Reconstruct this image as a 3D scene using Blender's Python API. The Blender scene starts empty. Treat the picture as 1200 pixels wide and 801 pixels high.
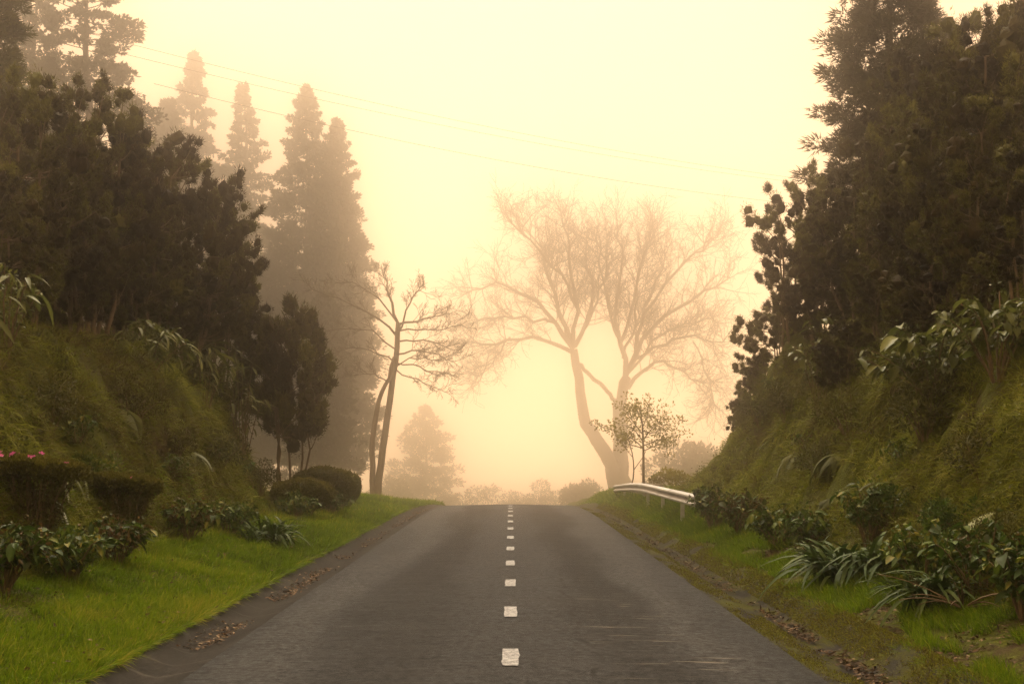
import bpy, math
import numpy as np
from mathutils import Vector, Matrix

# ------------------------------------------------------------------ camera, world, sun, exposure
S = bpy.context.scene
C = S.collection
FPX, HX, HY, EYE = 1650.0, 598.0, 590.0, 1.5      # focal length in photo pixels, horizon point, eye height
cam_d = bpy.data.cameras.new('camera')
cam = bpy.data.objects.new('camera', cam_d); C.objects.link(cam)
cam.location = (0, 0, EYE); cam.rotation_euler = (math.radians(90), 0, 0)
cam_d.sensor_width = 36; cam_d.lens = FPX / 1200 * 36
cam_d.shift_x = (600 - HX) / 1200; cam_d.shift_y = (HY - 400.5) / 1200
cam_d.clip_end = 3000; cam_d.clip_start = 0.1
S.camera = cam

SUN_EL, SUN_AZ = math.radians(56), math.radians(-8)   # azimuth clockwise from the view direction
W = bpy.data.worlds.new('World'); S.world = W; W.use_nodes = True
wn = W.node_tree.nodes; wl = W.node_tree.links
bg = wn['Background']
sky = wn.new('ShaderNodeTexSky'); sky.sky_type = 'NISHITA'; sky.sun_disc = False
sky.sun_elevation = SUN_EL; sky.sun_rotation = SUN_AZ
sky.dust_density = 6; sky.air_density = 1.0; sky.ozone_density = 0.5
wm = wn.new('ShaderNodeMix'); wm.data_type = 'RGBA'
wm.inputs[0].default_value = 0.86                       # thick luminous overcast over the clear sky
wm.inputs[7].default_value = (20.8, 13.0, 7.1, 1)
wl.new(sky.outputs[0], wm.inputs[6]); wl.new(wm.outputs[2], bg.inputs[0])
bg.inputs[1].default_value = 0.1

sd = bpy.data.lights.new('sun', 'SUN'); sd.energy = 4.2; sd.angle = math.radians(30); sd.color = (1.0, 0.88, 0.68)
sun = bpy.data.objects.new('sun', sd); C.objects.link(sun)
sv = Vector((math.sin(SUN_AZ) * math.cos(SUN_EL), math.cos(SUN_AZ) * math.cos(SUN_EL), math.sin(SUN_EL)))
sun.rotation_euler = sv.to_track_quat('Z', 'Y').to_euler(); sun.location = (20, 30, 60)

S.view_settings.view_transform = 'Standard'; S.view_settings.look = 'None'
S.view_settings.exposure = 0.0; S.view_settings.gamma = 1.0
S.render.engine = 'CYCLES'
cy = S.cycles
cy.max_bounces = 12; cy.diffuse_bounces = 3; cy.glossy_bounces = 2; cy.transmission_bounces = 3
cy.volume_bounces = 6; cy.use_denoising = True; cy.denoising_prefilter = 'NONE'; cy.use_adaptive_sampling = False
cy.sample_clamp_indirect = 3.0; cy.caustics_reflective = False; cy.caustics_refractive = False
HAZE_DENSITY = 0.0066
HAZE_COLOR = (1.0, 0.988, 0.955, 1)

# ------------------------------------------------------------------ helpers
def smooth(a, b, x):
    t = np.clip((np.asarray(x, float) - a) / (b - a), 0, 1)
    return t * t * (3 - 2 * t)

def vnoise(x, y, seed=0):
    x = np.asarray(x, float); y = np.asarray(y, float)
    xi = np.floor(x).astype(np.int64); yi = np.floor(y).astype(np.int64)
    fx = x - xi; fy = y - yi
    fx = fx * fx * (3 - 2 * fx); fy = fy * fy * (3 - 2 * fy)
    def h(i, j):
        n = (i * 374761393 + j * 668265263 + seed * 974634777) & 0xffffffff
        n = ((n ^ (n >> 13)) * 1274126177) & 0xffffffff
        return ((n ^ (n >> 16)) & 0xffff) / 65535.0
    a = h(xi, yi) * (1 - fx) + h(xi + 1, yi) * fx
    b = h(xi, yi + 1) * (1 - fx) + h(xi + 1, yi + 1) * fx
    return a * (1 - fy) + b * fy

def fbm(x, y, seed=0, octv=4):
    s = 0; a = .5; t = 0
    for k in range(octv):
        s = s + a * vnoise(x * 2 ** k, y * 2 ** k, seed + k); t += a; a *= .5
    return s / t

def P(px, py, Y):                     # a point of the place from its bearing and its distance
    return np.array([(px - HX) / FPX * Y, Y, EYE + (HY - py) / FPX * Y])

def unit(v):
    return v / np.maximum(np.linalg.norm(v, axis=-1, keepdims=True), 1e-9)

class MB:
    def __init__(s): s.v = []; s.f = []; s.t = []; s.n = 0
    def add(s, v, f, tint=.5):
        v = np.asarray(v, float).reshape(-1, 3); f = np.asarray(f, np.int64)
        s.v.append(v); s.f.append(f + s.n); s.n += len(v)
        s.t.append(np.broadcast_to(np.asarray(tint, float), (len(v),)))
    def mesh(s, name, mat, sm=True):
        me = bpy.data.meshes.new(name)
        v = np.concatenate(s.v); me.vertices.add(len(v)); me.vertices.foreach_set('co', v.ravel())
        li = np.concatenate([f.ravel() for f in s.f])
        tot = np.concatenate([np.full(len(f), f.shape[1]) for f in s.f])
        st = np.concatenate([[0], np.cumsum(tot)[:-1]])
        me.loops.add(len(li)); me.loops.foreach_set('vertex_index', li.astype(np.int32))
        me.polygons.add(len(tot)); me.polygons.foreach_set('loop_start', st.astype(np.int32))
        me.update(calc_edges=True)
        me.polygons.foreach_set('use_smooth', np.full(len(tot), sm))
        a = me.attributes.new('tint', 'FLOAT', 'POINT'); a.data.foreach_set('value', np.concatenate(s.t))
        me.materials.append(mat)
        return me

def link(name, me, parent=None, loc=None):
    o = bpy.data.objects.new(name, me); C.objects.link(o)
    if parent is not None: o.parent = parent
    if loc is not None: o.location = [float(q) for q in loc]
    return o

def thing(name, label, cat, loc=(0, 0, 0), rotz=0, scale=(1, 1, 1), group=None):
    o = bpy.data.objects.new(name, None); C.objects.link(o)
    o.empty_display_size = .2
    o.location = [float(q) for q in loc]; o.rotation_euler = (0, 0, rotz); o.scale = scale
    o['label'] = label; o['category'] = cat
    if group: o['group'] = group
    return o

def stuff(o, label, cat):
    o['kind'] = 'stuff'; o['label'] = label; o['category'] = cat; return o
def structure(o, label, cat):
    o['kind'] = 'structure'; o['label'] = label; o['category'] = cat; return o

# --- shape generators
def tube(mb, pts, rad, sides=6, tint=.5):
    pts = np.asarray(pts, float); n = len(pts); rad = np.broadcast_to(np.asarray(rad, float), (n,))
    d = unit(np.gradient(pts, axis=0))
    ref = np.array([1., 0, 0]) if abs(d[0][0]) < .8 else np.array([0, 1., 0])
    u = unit(np.cross(d, ref)); w = np.cross(d, u)
    a = np.arange(sides) * 2 * math.pi / sides
    ring = (pts[:, None] + rad[:, None, None] * (np.cos(a)[None, :, None] * u[:, None] + np.sin(a)[None, :, None] * w[:, None]))
    i = np.arange(n - 1)[:, None]; j = np.arange(sides)[None]
    f = np.stack([i * sides + j, i * sides + (j + 1) % sides, (i + 1) * sides + (j + 1) % sides, (i + 1) * sides + j], -1).reshape(-1, 4)
    mb.add(ring, f, tint)

def blades(mb, p, d, L, wd, droop, tint, rng, tipdark=0.0):
    """curved grass blades: a quad and a tip triangle each"""
    n = len(p); d = unit(d)
    side = unit(np.cross(d, rng.normal(size=(n, 3))))
    L = np.broadcast_to(L, (n,))[:, None]; wd = np.broadcast_to(wd, (n,))[:, None]
    dr = np.broadcast_to(droop, (n,))[:, None]
    g = np.array([0, 0, -1.])
    m = p + d * L * .55 + g * dr * L * .15
    d2 = unit(d + g * dr)
    t = m + d2 * L * .5
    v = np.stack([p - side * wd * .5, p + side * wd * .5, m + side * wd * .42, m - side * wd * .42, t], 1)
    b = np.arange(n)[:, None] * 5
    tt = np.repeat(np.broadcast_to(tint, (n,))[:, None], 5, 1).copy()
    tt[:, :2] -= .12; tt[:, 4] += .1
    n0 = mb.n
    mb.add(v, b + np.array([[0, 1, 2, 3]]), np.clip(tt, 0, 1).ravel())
    mb.f.append((b + np.array([[3, 2, 4]])) + n0)

def needles(mb, p, d, L, wd, tint, rng):
    n = len(p); d = unit(d); side = unit(np.cross(d, rng.normal(size=(n, 3))))
    L = np.broadcast_to(L, (n,))[:, None]; wd = np.broadcast_to(wd, (n,))[:, None]
    v = np.stack([p - side * wd * .5, p + side * wd * .5, p + d * L], 1)
    tt = np.repeat(np.broadcast_to(tint, (n,))[:, None], 3, 1).copy(); tt[:, 2] += .08
    mb.add(v, np.arange(n * 3).reshape(-1, 3), np.clip(tt, 0, 1).ravel())

def diamonds(mb, p, d, L, wd, tint, rng, up=None):
    """small folded leaves, two triangles each"""
    n = len(p); d = unit(d)
    r = rng.normal(size=(n, 3)) if up is None else up
    side = unit(np.cross(d, r)); nn = np.cross(side, d)
    L = np.broadcast_to(L, (n,))[:, None]; wd = np.broadcast_to(wd, (n,))[:, None]
    c = p + d * L * .45
    v = np.stack([p, c + side * wd * .5 + nn * wd * .15, p + d * L, c - side * wd * .5 + nn * wd * .15], 1)
    b = np.arange(n)[:, None] * 4
    n0 = mb.n
    mb.add(v, b + np.array([[0, 1, 2]]), np.repeat(np.clip(np.broadcast_to(tint, (n,)), 0, 1), 4))
    mb.f.append(b + np.array([[0, 2, 3]]) + n0)

def ico(level=1):
    t = (1 + 5 ** .5) / 2
    v = [(-1, t, 0), (1, t, 0), (-1, -t, 0), (1, -t, 0), (0, -1, t), (0, 1, t), (0, -1, -t), (0, 1, -t), (t, 0, -1), (t, 0, 1), (-t, 0, -1), (-t, 0, 1)]
    f = [(0, 11, 5), (0, 5, 1), (0, 1, 7), (0, 7, 10), (0, 10, 11), (1, 5, 9), (5, 11, 4), (11, 10, 2), (10, 7, 6), (7, 1, 8), (3, 9, 4), (3, 4, 2), (3, 2, 6), (3, 6, 8), (3, 8, 9), (4, 9, 5), (2, 4, 11), (6, 2, 10), (8, 6, 7), (9, 8, 1)]
    v = [np.array(q) / np.linalg.norm(q) for q in v]
    for _ in range(level):
        c = {}; nf = []
        def mid(a, b):
            k = (min(a, b), max(a, b))
            if k not in c:
                m = v[a] + v[b]; v.append(m / np.linalg.norm(m)); c[k] = len(v) - 1
            return c[k]
        for a, b, d in f:
            x, y, z = mid(a, b), mid(b, d), mid(d, a)
            nf += [(a, x, z), (b, y, x), (d, z, y), (x, y, z)]
        f = nf
    return np.array(v), np.array(f)
ICO0, ICO1, ICO2 = ico(0), ico(1), ico(2)

def blobs(mb, cen, rx, axis, ln, tint, base=ICO1, rng=None, rough=.12):
    """many ellipsoids at once (the dense inside of a foliage clump)"""
    bv, bf = base; n = len(cen); m = len(bv)
    axis = unit(axis); ref = np.where(np.abs(axis[:, :1]) < .8, np.array([[1., 0, 0]]), np.array([[0, 1., 0]]))
    u = unit(np.cross(axis, ref)); w = np.cross(axis, u)
    rr = 1 + (rng.normal(size=(n, m, 1)) * rough if rng is not None else 0)
    v = cen[:, None] + rr * (bv[None, :, 0:1] * rx[:, None, None] * u[:, None] + bv[None, :, 1:2] * rx[:, None, None] * w[:, None] + bv[None, :, 2:3] * ln[:, None, None] * axis[:, None])
    f = (np.arange(n)[:, None, None] * m + bf[None]).reshape(-1, 3)
    mb.add(v, f, np.repeat(np.clip(np.broadcast_to(tint, (n,)), 0, 1), m))

def sphere_dirs(n, rng):
    return unit(rng.normal(size=(n, 3)))

def bez(a, b, c, n=6):
    t = np.linspace(0, 1, n)[:, None]
    return (1 - t) ** 2 * a + 2 * t * (1 - t) * b + t * t * c

# ------------------------------------------------------------------ materials
def mat_new(name):
    m = bpy.data.materials.new(name); m.use_nodes = True
    nt = m.node_tree; nt.nodes.clear()
    out = nt.nodes.new('ShaderNodeOutputMaterial')
    return m, nt, out
def ramp(nt, cols):
    r = nt.nodes.new('ShaderNodeValToRGB'); e = r.color_ramp.elements
    while len(e) < len(cols): e.new(.5)
    for k, (pos, c) in enumerate(cols):
        e[k].position = pos; e[k].color = (*c, 1)
    return r
def noise(nt, scale, detail=4, vec=None, rough=.55):
    n = nt.nodes.new('ShaderNodeTexNoise'); n.inputs['Scale'].default_value = scale
    n.inputs['Detail'].default_value = detail; n.inputs['Roughness'].default_value = rough
    if vec is not None: nt.links.new(vec, n.inputs['Vector'])
    return n
def mixc(nt, fac, a, b, mode='MIX'):
    m = nt.nodes.new('ShaderNodeMix'); m.data_type = 'RGBA'; m.blend_type = mode
    for sock, val in ((m.inputs[0], fac), (m.inputs[6], a), (m.inputs[7], b)):
        if hasattr(val, 'is_output'): nt.links.new(val, sock)
        else: sock.default_value = val if not isinstance(val, tuple) else (*val, 1)[:4]
    return m.outputs[2]
def math_(nt, op, a, b=None, c=None):
    m = nt.nodes.new('ShaderNodeMath'); m.operation = op
    for k, val in enumerate((a, b, c)):
        if val is None: continue
        if hasattr(val, 'is_output'): nt.links.new(val, m.inputs[k])
        else: m.inputs[k].default_value = val
    return m.outputs[0]
def maprange(nt, v, a, b, c=0., d=1., sm=True):
    m = nt.nodes.new('ShaderNodeMapRange'); m.interpolation_type = 'SMOOTHSTEP' if sm else 'LINEAR'
    nt.links.new(v, m.inputs[0])
    for k, q in enumerate((a, b, c, d)): m.inputs[k + 1].default_value = q
    return m.outputs[0]

def leaf_mat(name, cols, rough=.6, trans=.25, spec=.3, var=.35):
    m, nt, out = mat_new(name)
    at = nt.nodes.new('ShaderNodeAttribute'); at.attribute_name = 'tint'
    oi = nt.nodes.new('ShaderNodeObjectInfo')
    v = math_(nt, 'ADD', at.outputs['Fac'], math_(nt, 'MULTIPLY', math_(nt, 'SUBTRACT', oi.outputs['Random'], .5), var))
    r = ramp(nt, cols); nt.links.new(v, r.inputs[0])
    p = nt.nodes.new('ShaderNodeBsdfPrincipled')
    nt.links.new(r.outputs[0], p.inputs['Base Color'])
    p.inputs['Roughness'].default_value = rough; p.inputs['Specular IOR Level'].default_value = spec
    tr = nt.nodes.new('ShaderNodeBsdfTranslucent'); nt.links.new(r.outputs[0], tr.inputs[0])
    ms = nt.nodes.new('ShaderNodeMixShader'); ms.inputs[0].default_value = trans
    nt.links.new(p.outputs[0], ms.inputs[1]); nt.links.new(tr.outputs[0], ms.inputs[2])
    nt.links.new(ms.outputs[0], out.inputs[0])
    return m

def solid_mat(name, c1, c2, scale=6, rough=.85, bump=.3, stretch=(1, 1, 1), spec=.3, metal=0):
    m, nt, out = mat_new(name)
    tc = nt.nodes.new('ShaderNodeTexCoord'); mp = nt.nodes.new('ShaderNodeMapping')
    mp.inputs['Scale'].default_value = stretch; nt.links.new(tc.outputs['Object'], mp.inputs[0])
    n = noise(nt, scale, 6, mp.outputs[0], .65)
    r = ramp(nt, [(.3, c1), (.7, c2)]); nt.links.new(n.outputs['Fac'], r.inputs[0])
    p = nt.nodes.new('ShaderNodeBsdfPrincipled'); nt.links.new(r.outputs[0], p.inputs['Base Color'])
    p.inputs['Roughness'].default_value = rough; p.inputs['Specular IOR Level'].default_value = spec
    p.inputs['Metallic'].default_value = metal
    b = nt.nodes.new('ShaderNodeBump'); b.inputs['Strength'].default_value = bump; b.inputs['Distance'].default_value = .02
    nt.links.new(n.outputs['Fac'], b.inputs['Height']); nt.links.new(b.outputs[0], p.inputs['Normal'])
    nt.links.new(p.outputs[0], out.inputs[0])
    return m

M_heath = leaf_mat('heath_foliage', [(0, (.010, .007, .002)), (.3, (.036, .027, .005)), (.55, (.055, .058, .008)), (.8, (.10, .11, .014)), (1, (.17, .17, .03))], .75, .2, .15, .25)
M_core = leaf_mat('heath_inner_foliage', [(0, (.020, .013, .005)), (1, (.032, .028, .008))], .9, .0, .05, .2)
M_conifer = leaf_mat('conifer_foliage', [(0, (.022, .024, .008)), (.5, (.040, .042, .012)), (1, (.075, .080, .022))], .75, .2, .15, .2)
M_olive = leaf_mat('olive_foliage', [(0, (.030, .034, .008)), (.5, (.06, .066, .012)), (1, (.12, .12, .022))], .6, .3, .25, .2)
M_dark = leaf_mat('clipped_foliage', [(0, (.026, .028, .005)), (.5, (.070, .072, .009)), (1, (.16, .15, .02))], .6, .2, .25, .2)
M_grass = leaf_mat('lawn_grass', [(0, (.035, .060, .003)), (.35, (.088, .160, .004)), (.7, (.145, .225, .005)), (1, (.30, .29, .04))], .65, .35, .2, 0)
M_bank = leaf_mat('bank_grass', [(0, (.040, .028, .010)), (.2, (.085, .068, .012)), (.42, (.12, .13, .009)), (.72, (.16, .20, .012)), (1, (.30, .29, .06))], .7, .3, .2, 0)
M_herb = leaf_mat('herb_leaf', [(0, (.04, .03, .012)), (.4, (.055, .07, .010)), (1, (.14, .16, .03))], .65, .2, .15, 0)
M_strap = leaf_mat('strap_leaf', [(0, (.018, .038, .010)), (.6, (.034, .066, .012)), (1, (.07, .10, .02))], .6, .15, .12, .5)
M_broad = leaf_mat('broad_leaf', [(0, (.085, .050, .014)), (.14, (.032, .040, .007)), (.35, (.024, .052, .008)), (.6, (.045, .088, .011)), (.85, (.09, .13, .016)), (1, (.20, .18, .03))], .62, .22, .18, .75)
M_pale = leaf_mat('pale_broad_leaf', [(0, (.040, .052, .012)), (.5, (.085, .105, .022)), (1, (.17, .19, .04))], .5, .28, .22, .6)
M_sapling = leaf_mat('young_leaf', [(0, (.10, .095, .012)), (.5, (.20, .19, .022)), (1, (.34, .31, .05))], .5, .4, .3, .3)
M_litter = leaf_mat('dead_leaf', [(0, (.020, .013, .008)), (.5, (.055, .032, .016)), (.85, (.12, .075, .04)), (1, (.26, .20, .13))], .8, .05, .2, 0)
M_bark = solid_mat('grey_bark', (.055, .042, .028), (.13, .105, .075), 5, .9, .5, (3, 3, .7))
M_twig = solid_mat('heath_bark', (.06, .042, .024), (.17, .128, .08), 8, .9, .4, (3, 3, .8))
M_stem = solid_mat('dry_stem', (.07, .048, .026), (.16, .11, .06), 12, .85, .3)
M_steel = solid_mat('galvanised_steel', (.28, .30, .31), (.44, .46, .47), 3, .5, .05, (1, .2, 3), .4, .35)
M_concrete = solid_mat('old_concrete', (.16, .145, .115), (.30, .275, .23), 5, .9, .4)
M_pink = leaf_mat('pink_petal', [(0, (.55, .07, .28)), (1, (.75, .18, .45))], .5, .3, .3, .3)
M_cable = solid_mat('cable_rubber', (.02, .02, .02), (.04, .035, .03), 8, .6, 0)

# ------------------------------------------------------------------ the lie of the land
def road_z(y):
    y = np.asarray(y, float)
    s0, s1, a, b = .0352, -.012, 33., 58.
    t = np.clip(y - a, 0, b - a)
    z = s0 * np.clip(y, -40, a) + s0 * t + (s1 - s0) * t * t / (2 * (b - a)) + s1 * np.clip(y - b, 0, 190)
    return z

LE, RE = 2.86, 2.98        # where the verge starts left and right of the centre line
def rel_ground(x, y):
    """height over the road"""
    d = np.abs(x); left = x < 0
    n1 = fbm(x * .8 + 7, y * .5 + 3, 1); n2 = fbm(x * 2.6, y * 2.6, 5, 3)
    eL = 1 - smooth(31, 39, y + (n1 - .5) * 3); eR = 1 - smooth(29.5, 38, y + (n1 - .5) * 3)
    # left
    footL = 4.75 + .5 * (n1 - .5) + .13 * np.clip(y - 26, 0, 12)
    zl = .02 + smooth(LE, footL, d) * .30 + (n1 - .5) * .10 * smooth(LE, LE + 1, d)
    bl = np.clip((d - footL) / 1.55, 0, 1); bl = bl * .75 + .25 * bl * bl * (3 - 2 * bl)
    zl = zl + eL * (bl * 2.75 + np.clip(d - footL - 1.55, 0, 11) * .34)
    zl = zl + (n2 - .5) * (.10 + .75 * eL * smooth(4.7, 5.3, d))* smooth(LE, LE + .6, d)
    # right
    footR = 4.15 + .6 * (n1 - .5)
    zr = .01 + smooth(RE + .05, footR, d) * .30 + .20 * smooth(24, 31, y) * smooth(RE + .1, RE + .6, d)
    br = np.clip((d - footR) / 2.1, 0, 1); br = br * .8 + .2 * br * br * (3 - 2 * br)
    zr = zr + eR * (br * 3.05 + np.clip(d - 6.4, 0, 12) * .62)
    zr = zr + (n2 - .5) * (.08 + .85 * eR * smooth(4.1, 4.8, d)) * smooth(RE + .15, RE + .6, d)
    n3 = fbm(x * .9 + 31, y * .8 + 17, 41, 3) - .5
    zl = zl + n3 * 1.2 * eL * smooth(5.0, 5.8, d); zr = zr + n3 * 1.5 * eR * smooth(4.4, 5.3, d)
    z = np.where(left, zl, zr)
    inside = np.where(left, d < LE - .06, d < RE - .06)
    return np.where(inside, -.35, z)
def gz(x, y):
    return road_z(y) + rel_ground(np.asarray(x, float), np.asarray(y, float))
def gnorm(x, y, e=.06):
    dx = (gz(x + e, y) - gz(x - e, y)) / (2 * e); dy = (gz(x, y + e) - gz(x, y - e)) / (2 * e)
    return unit(np.stack([-dx, -dy, np.ones_like(dx)], -1))

def ground_mat():
    m, nt, out = mat_new('soil_and_moss')
    g = nt.nodes.new('ShaderNodeNewGeometry')
    n1 = noise(nt, .9, 5, g.outputs['Position']); n2 = noise(nt, 9, 5, g.outputs['Position'], .7); n3 = noise(nt, 45, 3, g.outputs['Position'], .7)
    soil = ramp(nt, [(.3, (.028, .018, .010)), (.7, (.070, .046, .024))]); nt.links.new(n3.outputs['Fac'], soil.inputs[0])
    moss = ramp(nt, [(.3, (.030, .038, .006)), (.55, (.065, .078, .007)), (.8, (.12, .13, .012))]); nt.links.new(n2.outputs['Fac'], moss.inputs[0])
    f = maprange(nt, math_(nt, 'ADD', math_(nt, 'MULTIPLY', n1.outputs['Fac'], .7), math_(nt, 'MULTIPLY', n2.outputs['Fac'], .4)), .40, .56)
    col = mixc(nt, f, soil.outputs[0], moss.outputs[0])
    p = nt.nodes.new('ShaderNodeBsdfPrincipled'); nt.links.new(col, p.inputs['Base Color'])
    p.inputs['Roughness'].default_value = .95; p.inputs['Specular IOR Level'].default_value = .1
    b = nt.nodes.new('ShaderNodeBump'); b.inputs['Strength'].default_value = .8; b.inputs['Distance'].default_value = .05
    nt.links.new(math_(nt, 'ADD', n2.outputs['Fac'], n3.outputs['Fac']), b.inputs['Height']); nt.links.new(b.outputs[0], p.inputs['Normal'])
    nt.links.new(p.outputs[0], out.inputs[0])
    return m

def grid_mesh(name, X, Y, Z, mat):
    ny, nx = X.shape
    i = np.arange(ny - 1)[:, None]; j = np.arange(nx - 1)[None]
    f = np.stack([i * nx + j, i * nx + j + 1, (i + 1) * nx + j + 1, (i + 1) * nx + j], -1).reshape(-1, 4)
    mb = MB(); mb.add(np.stack([X, Y, Z], -1), f); return mb.mesh(name, mat)

xs = np.concatenate([-np.geomspace(9.5, 200, 24)[::-1], np.arange(-9.3, -LE - .1, .11), [-LE - .06, -LE, -LE + .055, -LE + .07, -1, 1, RE - .07, RE - .055, RE, RE + .06], np.arange(RE + .15, 9.3, .11), np.geomspace(9.5, 200, 24)])
ys = np.concatenate([np.arange(-60, 6, 3.), np.arange(6, 26, .16), np.arange(26, 44, .28), np.arange(44, 70, 1.), np.geomspace(70, 340, 28)])
GX, GY = np.meshgrid(xs, ys)
ground = link('ground', grid_mesh('ground', GX, GY, gz(GX, GY), ground_mat()))
structure(ground, 'mossy soil ground with steep earth banks on both sides of the road', 'ground')

# road surface
def road_mat():
    m, nt, out = mat_new('worn_asphalt')
    g = nt.nodes.new('ShaderNodeNewGeometry'); pos = g.outputs['Position']
    sx = nt.nodes.new('ShaderNodeSeparateXYZ'); nt.links.new(pos, sx.inputs[0]); x, y = sx.outputs[0], sx.outputs[1]
    def mapv(sc):
        mp = nt.nodes.new('ShaderNodeMapping'); mp.inputs['Scale'].default_value = sc; nt.links.new(pos, mp.inputs[0]); return mp.outputs[0]
    fine = noise(nt, 75, 4, pos, .8)
    mid = noise(nt, 3.2, 5, mapv((.28, 1.6, 1)), .6)
    cross = noise(nt, 2.2, 8, mapv((.5, 4.6, 1)), .72)
    big = noise(nt, .55, 3, mapv((1.2, .35, 1)))
    base = ramp(nt, [(.25, (.017, .0192, .0218)), (.75, (.034, .0385, .0435))]); nt.links.new(mid.outputs['Fac'], base.inputs[0])
    col = base.outputs[0]
    # tar bleed bands in the two lanes, worn strips between them
    wob = math_(nt, 'MULTIPLY', math_(nt, 'SUBTRACT', big.outputs['Fac'], .5), 1.6)
    xw = math_(nt, 'ADD', x, wob)
    def band(c, w):
        return maprange(nt, math_(nt, 'ABSOLUTE', math_(nt, 'SUBTRACT', xw, c)), w, w * .25)
    b1, b2 = band(-1.0, .55), band(.95, .55)
    bb = math_(nt, 'MAXIMUM', b1, b2)
    bf = math_(nt, 'MULTIPLY', bb, maprange(nt, y, 9, 20, .5, .92))
    col = mixc(nt, bf, col, (.0085, .0095, .0105), 'MIX')
    lig = math_(nt, 'MULTIPLY', math_(nt, 'MAXIMUM', band(-1.75, .4), band(1.65, .4)), .5)
    col = mixc(nt, lig, col, (.048, .052, .055))
    # ripples across the lane
    cr = maprange(nt, cross.outputs['Fac'], .53, .66, 0, .7)
    col = mixc(nt, cr, col, (.010, .011, .012))
    cl = maprange(nt, cross.outputs['Fac'], .44, .32, 0, .7)
    col = mixc(nt, cl, col, (.048, .052, .055))
    gr = maprange(nt, fine.outputs['Fac'], .34, .68, .35, 1.75, False)
    g2 = noise(nt, 16, 5, mapv((1, .8, 1)), .75)
    gr = math_(nt, 'MULTIPLY', gr, maprange(nt, g2.outputs['Fac'], .36, .66, .2, 2.1, False))
    gm = nt.nodes.new('ShaderNodeVectorMath'); gm.operation = 'SCALE'
    nt.links.new(col, gm.inputs[0]); nt.links.new(gr, gm.inputs['Scale']); col = gm.outputs[0]
    # a wandering seam crack and a patched strip
    cw = noise(nt, .8, 4, mapv((0, 1, 0)), .6); cx = math_(nt, 'ADD', x, math_(nt, 'MULTIPLY', math_(nt, 'SUBTRACT', cw.outputs['Fac'], .5), .5))
    ck = maprange(nt, math_(nt, 'ABSOLUTE', math_(nt, 'SUBTRACT', cx, .62)), .035, .008)
    cb = noise(nt, 2.5, 3, mapv((0, 1, 0)))
    col = mixc(nt, math_(nt, 'MULTIPLY', ck, maprange(nt, cb.outputs['Fac'], .45, .55, 0, .8)), col, (.006, .0065, .007))
    # a few pale scrape marks in the right-hand lane
    sc = noise(nt, 1.0, 2, mapv((1.6, 17, 1)), .5)
    sm = maprange(nt, sc.outputs['Fac'], .665, .71)
    reg = math_(nt, 'MULTIPLY', math_(nt, 'MULTIPLY', maprange(nt, x, .55, .8), maprange(nt, x, 1.9, 1.5)), math_(nt, 'MULTIPLY', maprange(nt, y, 9, 10), maprange(nt, y, 17, 13.5)))
    col = mixc(nt, math_(nt, 'MULTIPLY', sm, math_(nt, 'MULTIPLY', reg, .6)), col, (.26, .24, .20))
    p = nt.nodes.new('ShaderNodeBsdfPrincipled'); nt.links.new(col, p.inputs['Base Color'])
    p.inputs['Specular IOR Level'].default_value = .25
    nt.links.new(maprange(nt, mid.outputs['Fac'], .3, .7, .75, .92), p.inputs['Roughness']); p.inputs['Specular IOR Level'].default_value = .12
    b = nt.nodes.new('ShaderNodeBump'); b.inputs['Strength'].default_value = .9; b.inputs['Distance'].default_value = .02
    nt.links.new(math_(nt, 'ADD', fine.outputs['Fac'], cross.outputs['Fac']), b.inputs['Height']); nt.links.new(b.outputs[0], p.inputs['Normal'])
    nt.links.new(p.outputs[0], out.inputs[0])
    return m

def strip(name, prof, mat, y0=-40, y1=150, wob=0):
    ys_ = np.concatenate([np.arange(y0, 6, 2.), np.arange(6, 60, .25), np.arange(60, y1, 5.)])
    prof = np.array(prof)
    X = np.repeat(prof[None, :, 0], len(ys_), 0); Y = np.repeat(ys_[:, None], len(prof), 1)
    Z = road_z(Y) + prof[None, :, 1]
    if wob:
        w = (fbm(Y * .9, X * 0 + 3, 11) - .5) * wob
        X = X + w * np.linspace(0, 1, len(prof))[None] ** 2 * np.sign(X)
        Z = Z + (fbm(Y * 2.5, X * 5, 12, 3) - .5) * wob * .3 * np.linspace(0, 1, len(prof))[None]
    return grid_mesh(name, X, Y, Z, mat)
rx_ = np.linspace(-2.25, 2.15, 12)
road = link('road', strip('road', [(x, -.02 * abs(x)) for x in rx_], road_mat()))
structure(road, 'worn dark asphalt road climbing to a misty crest', 'road')

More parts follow.
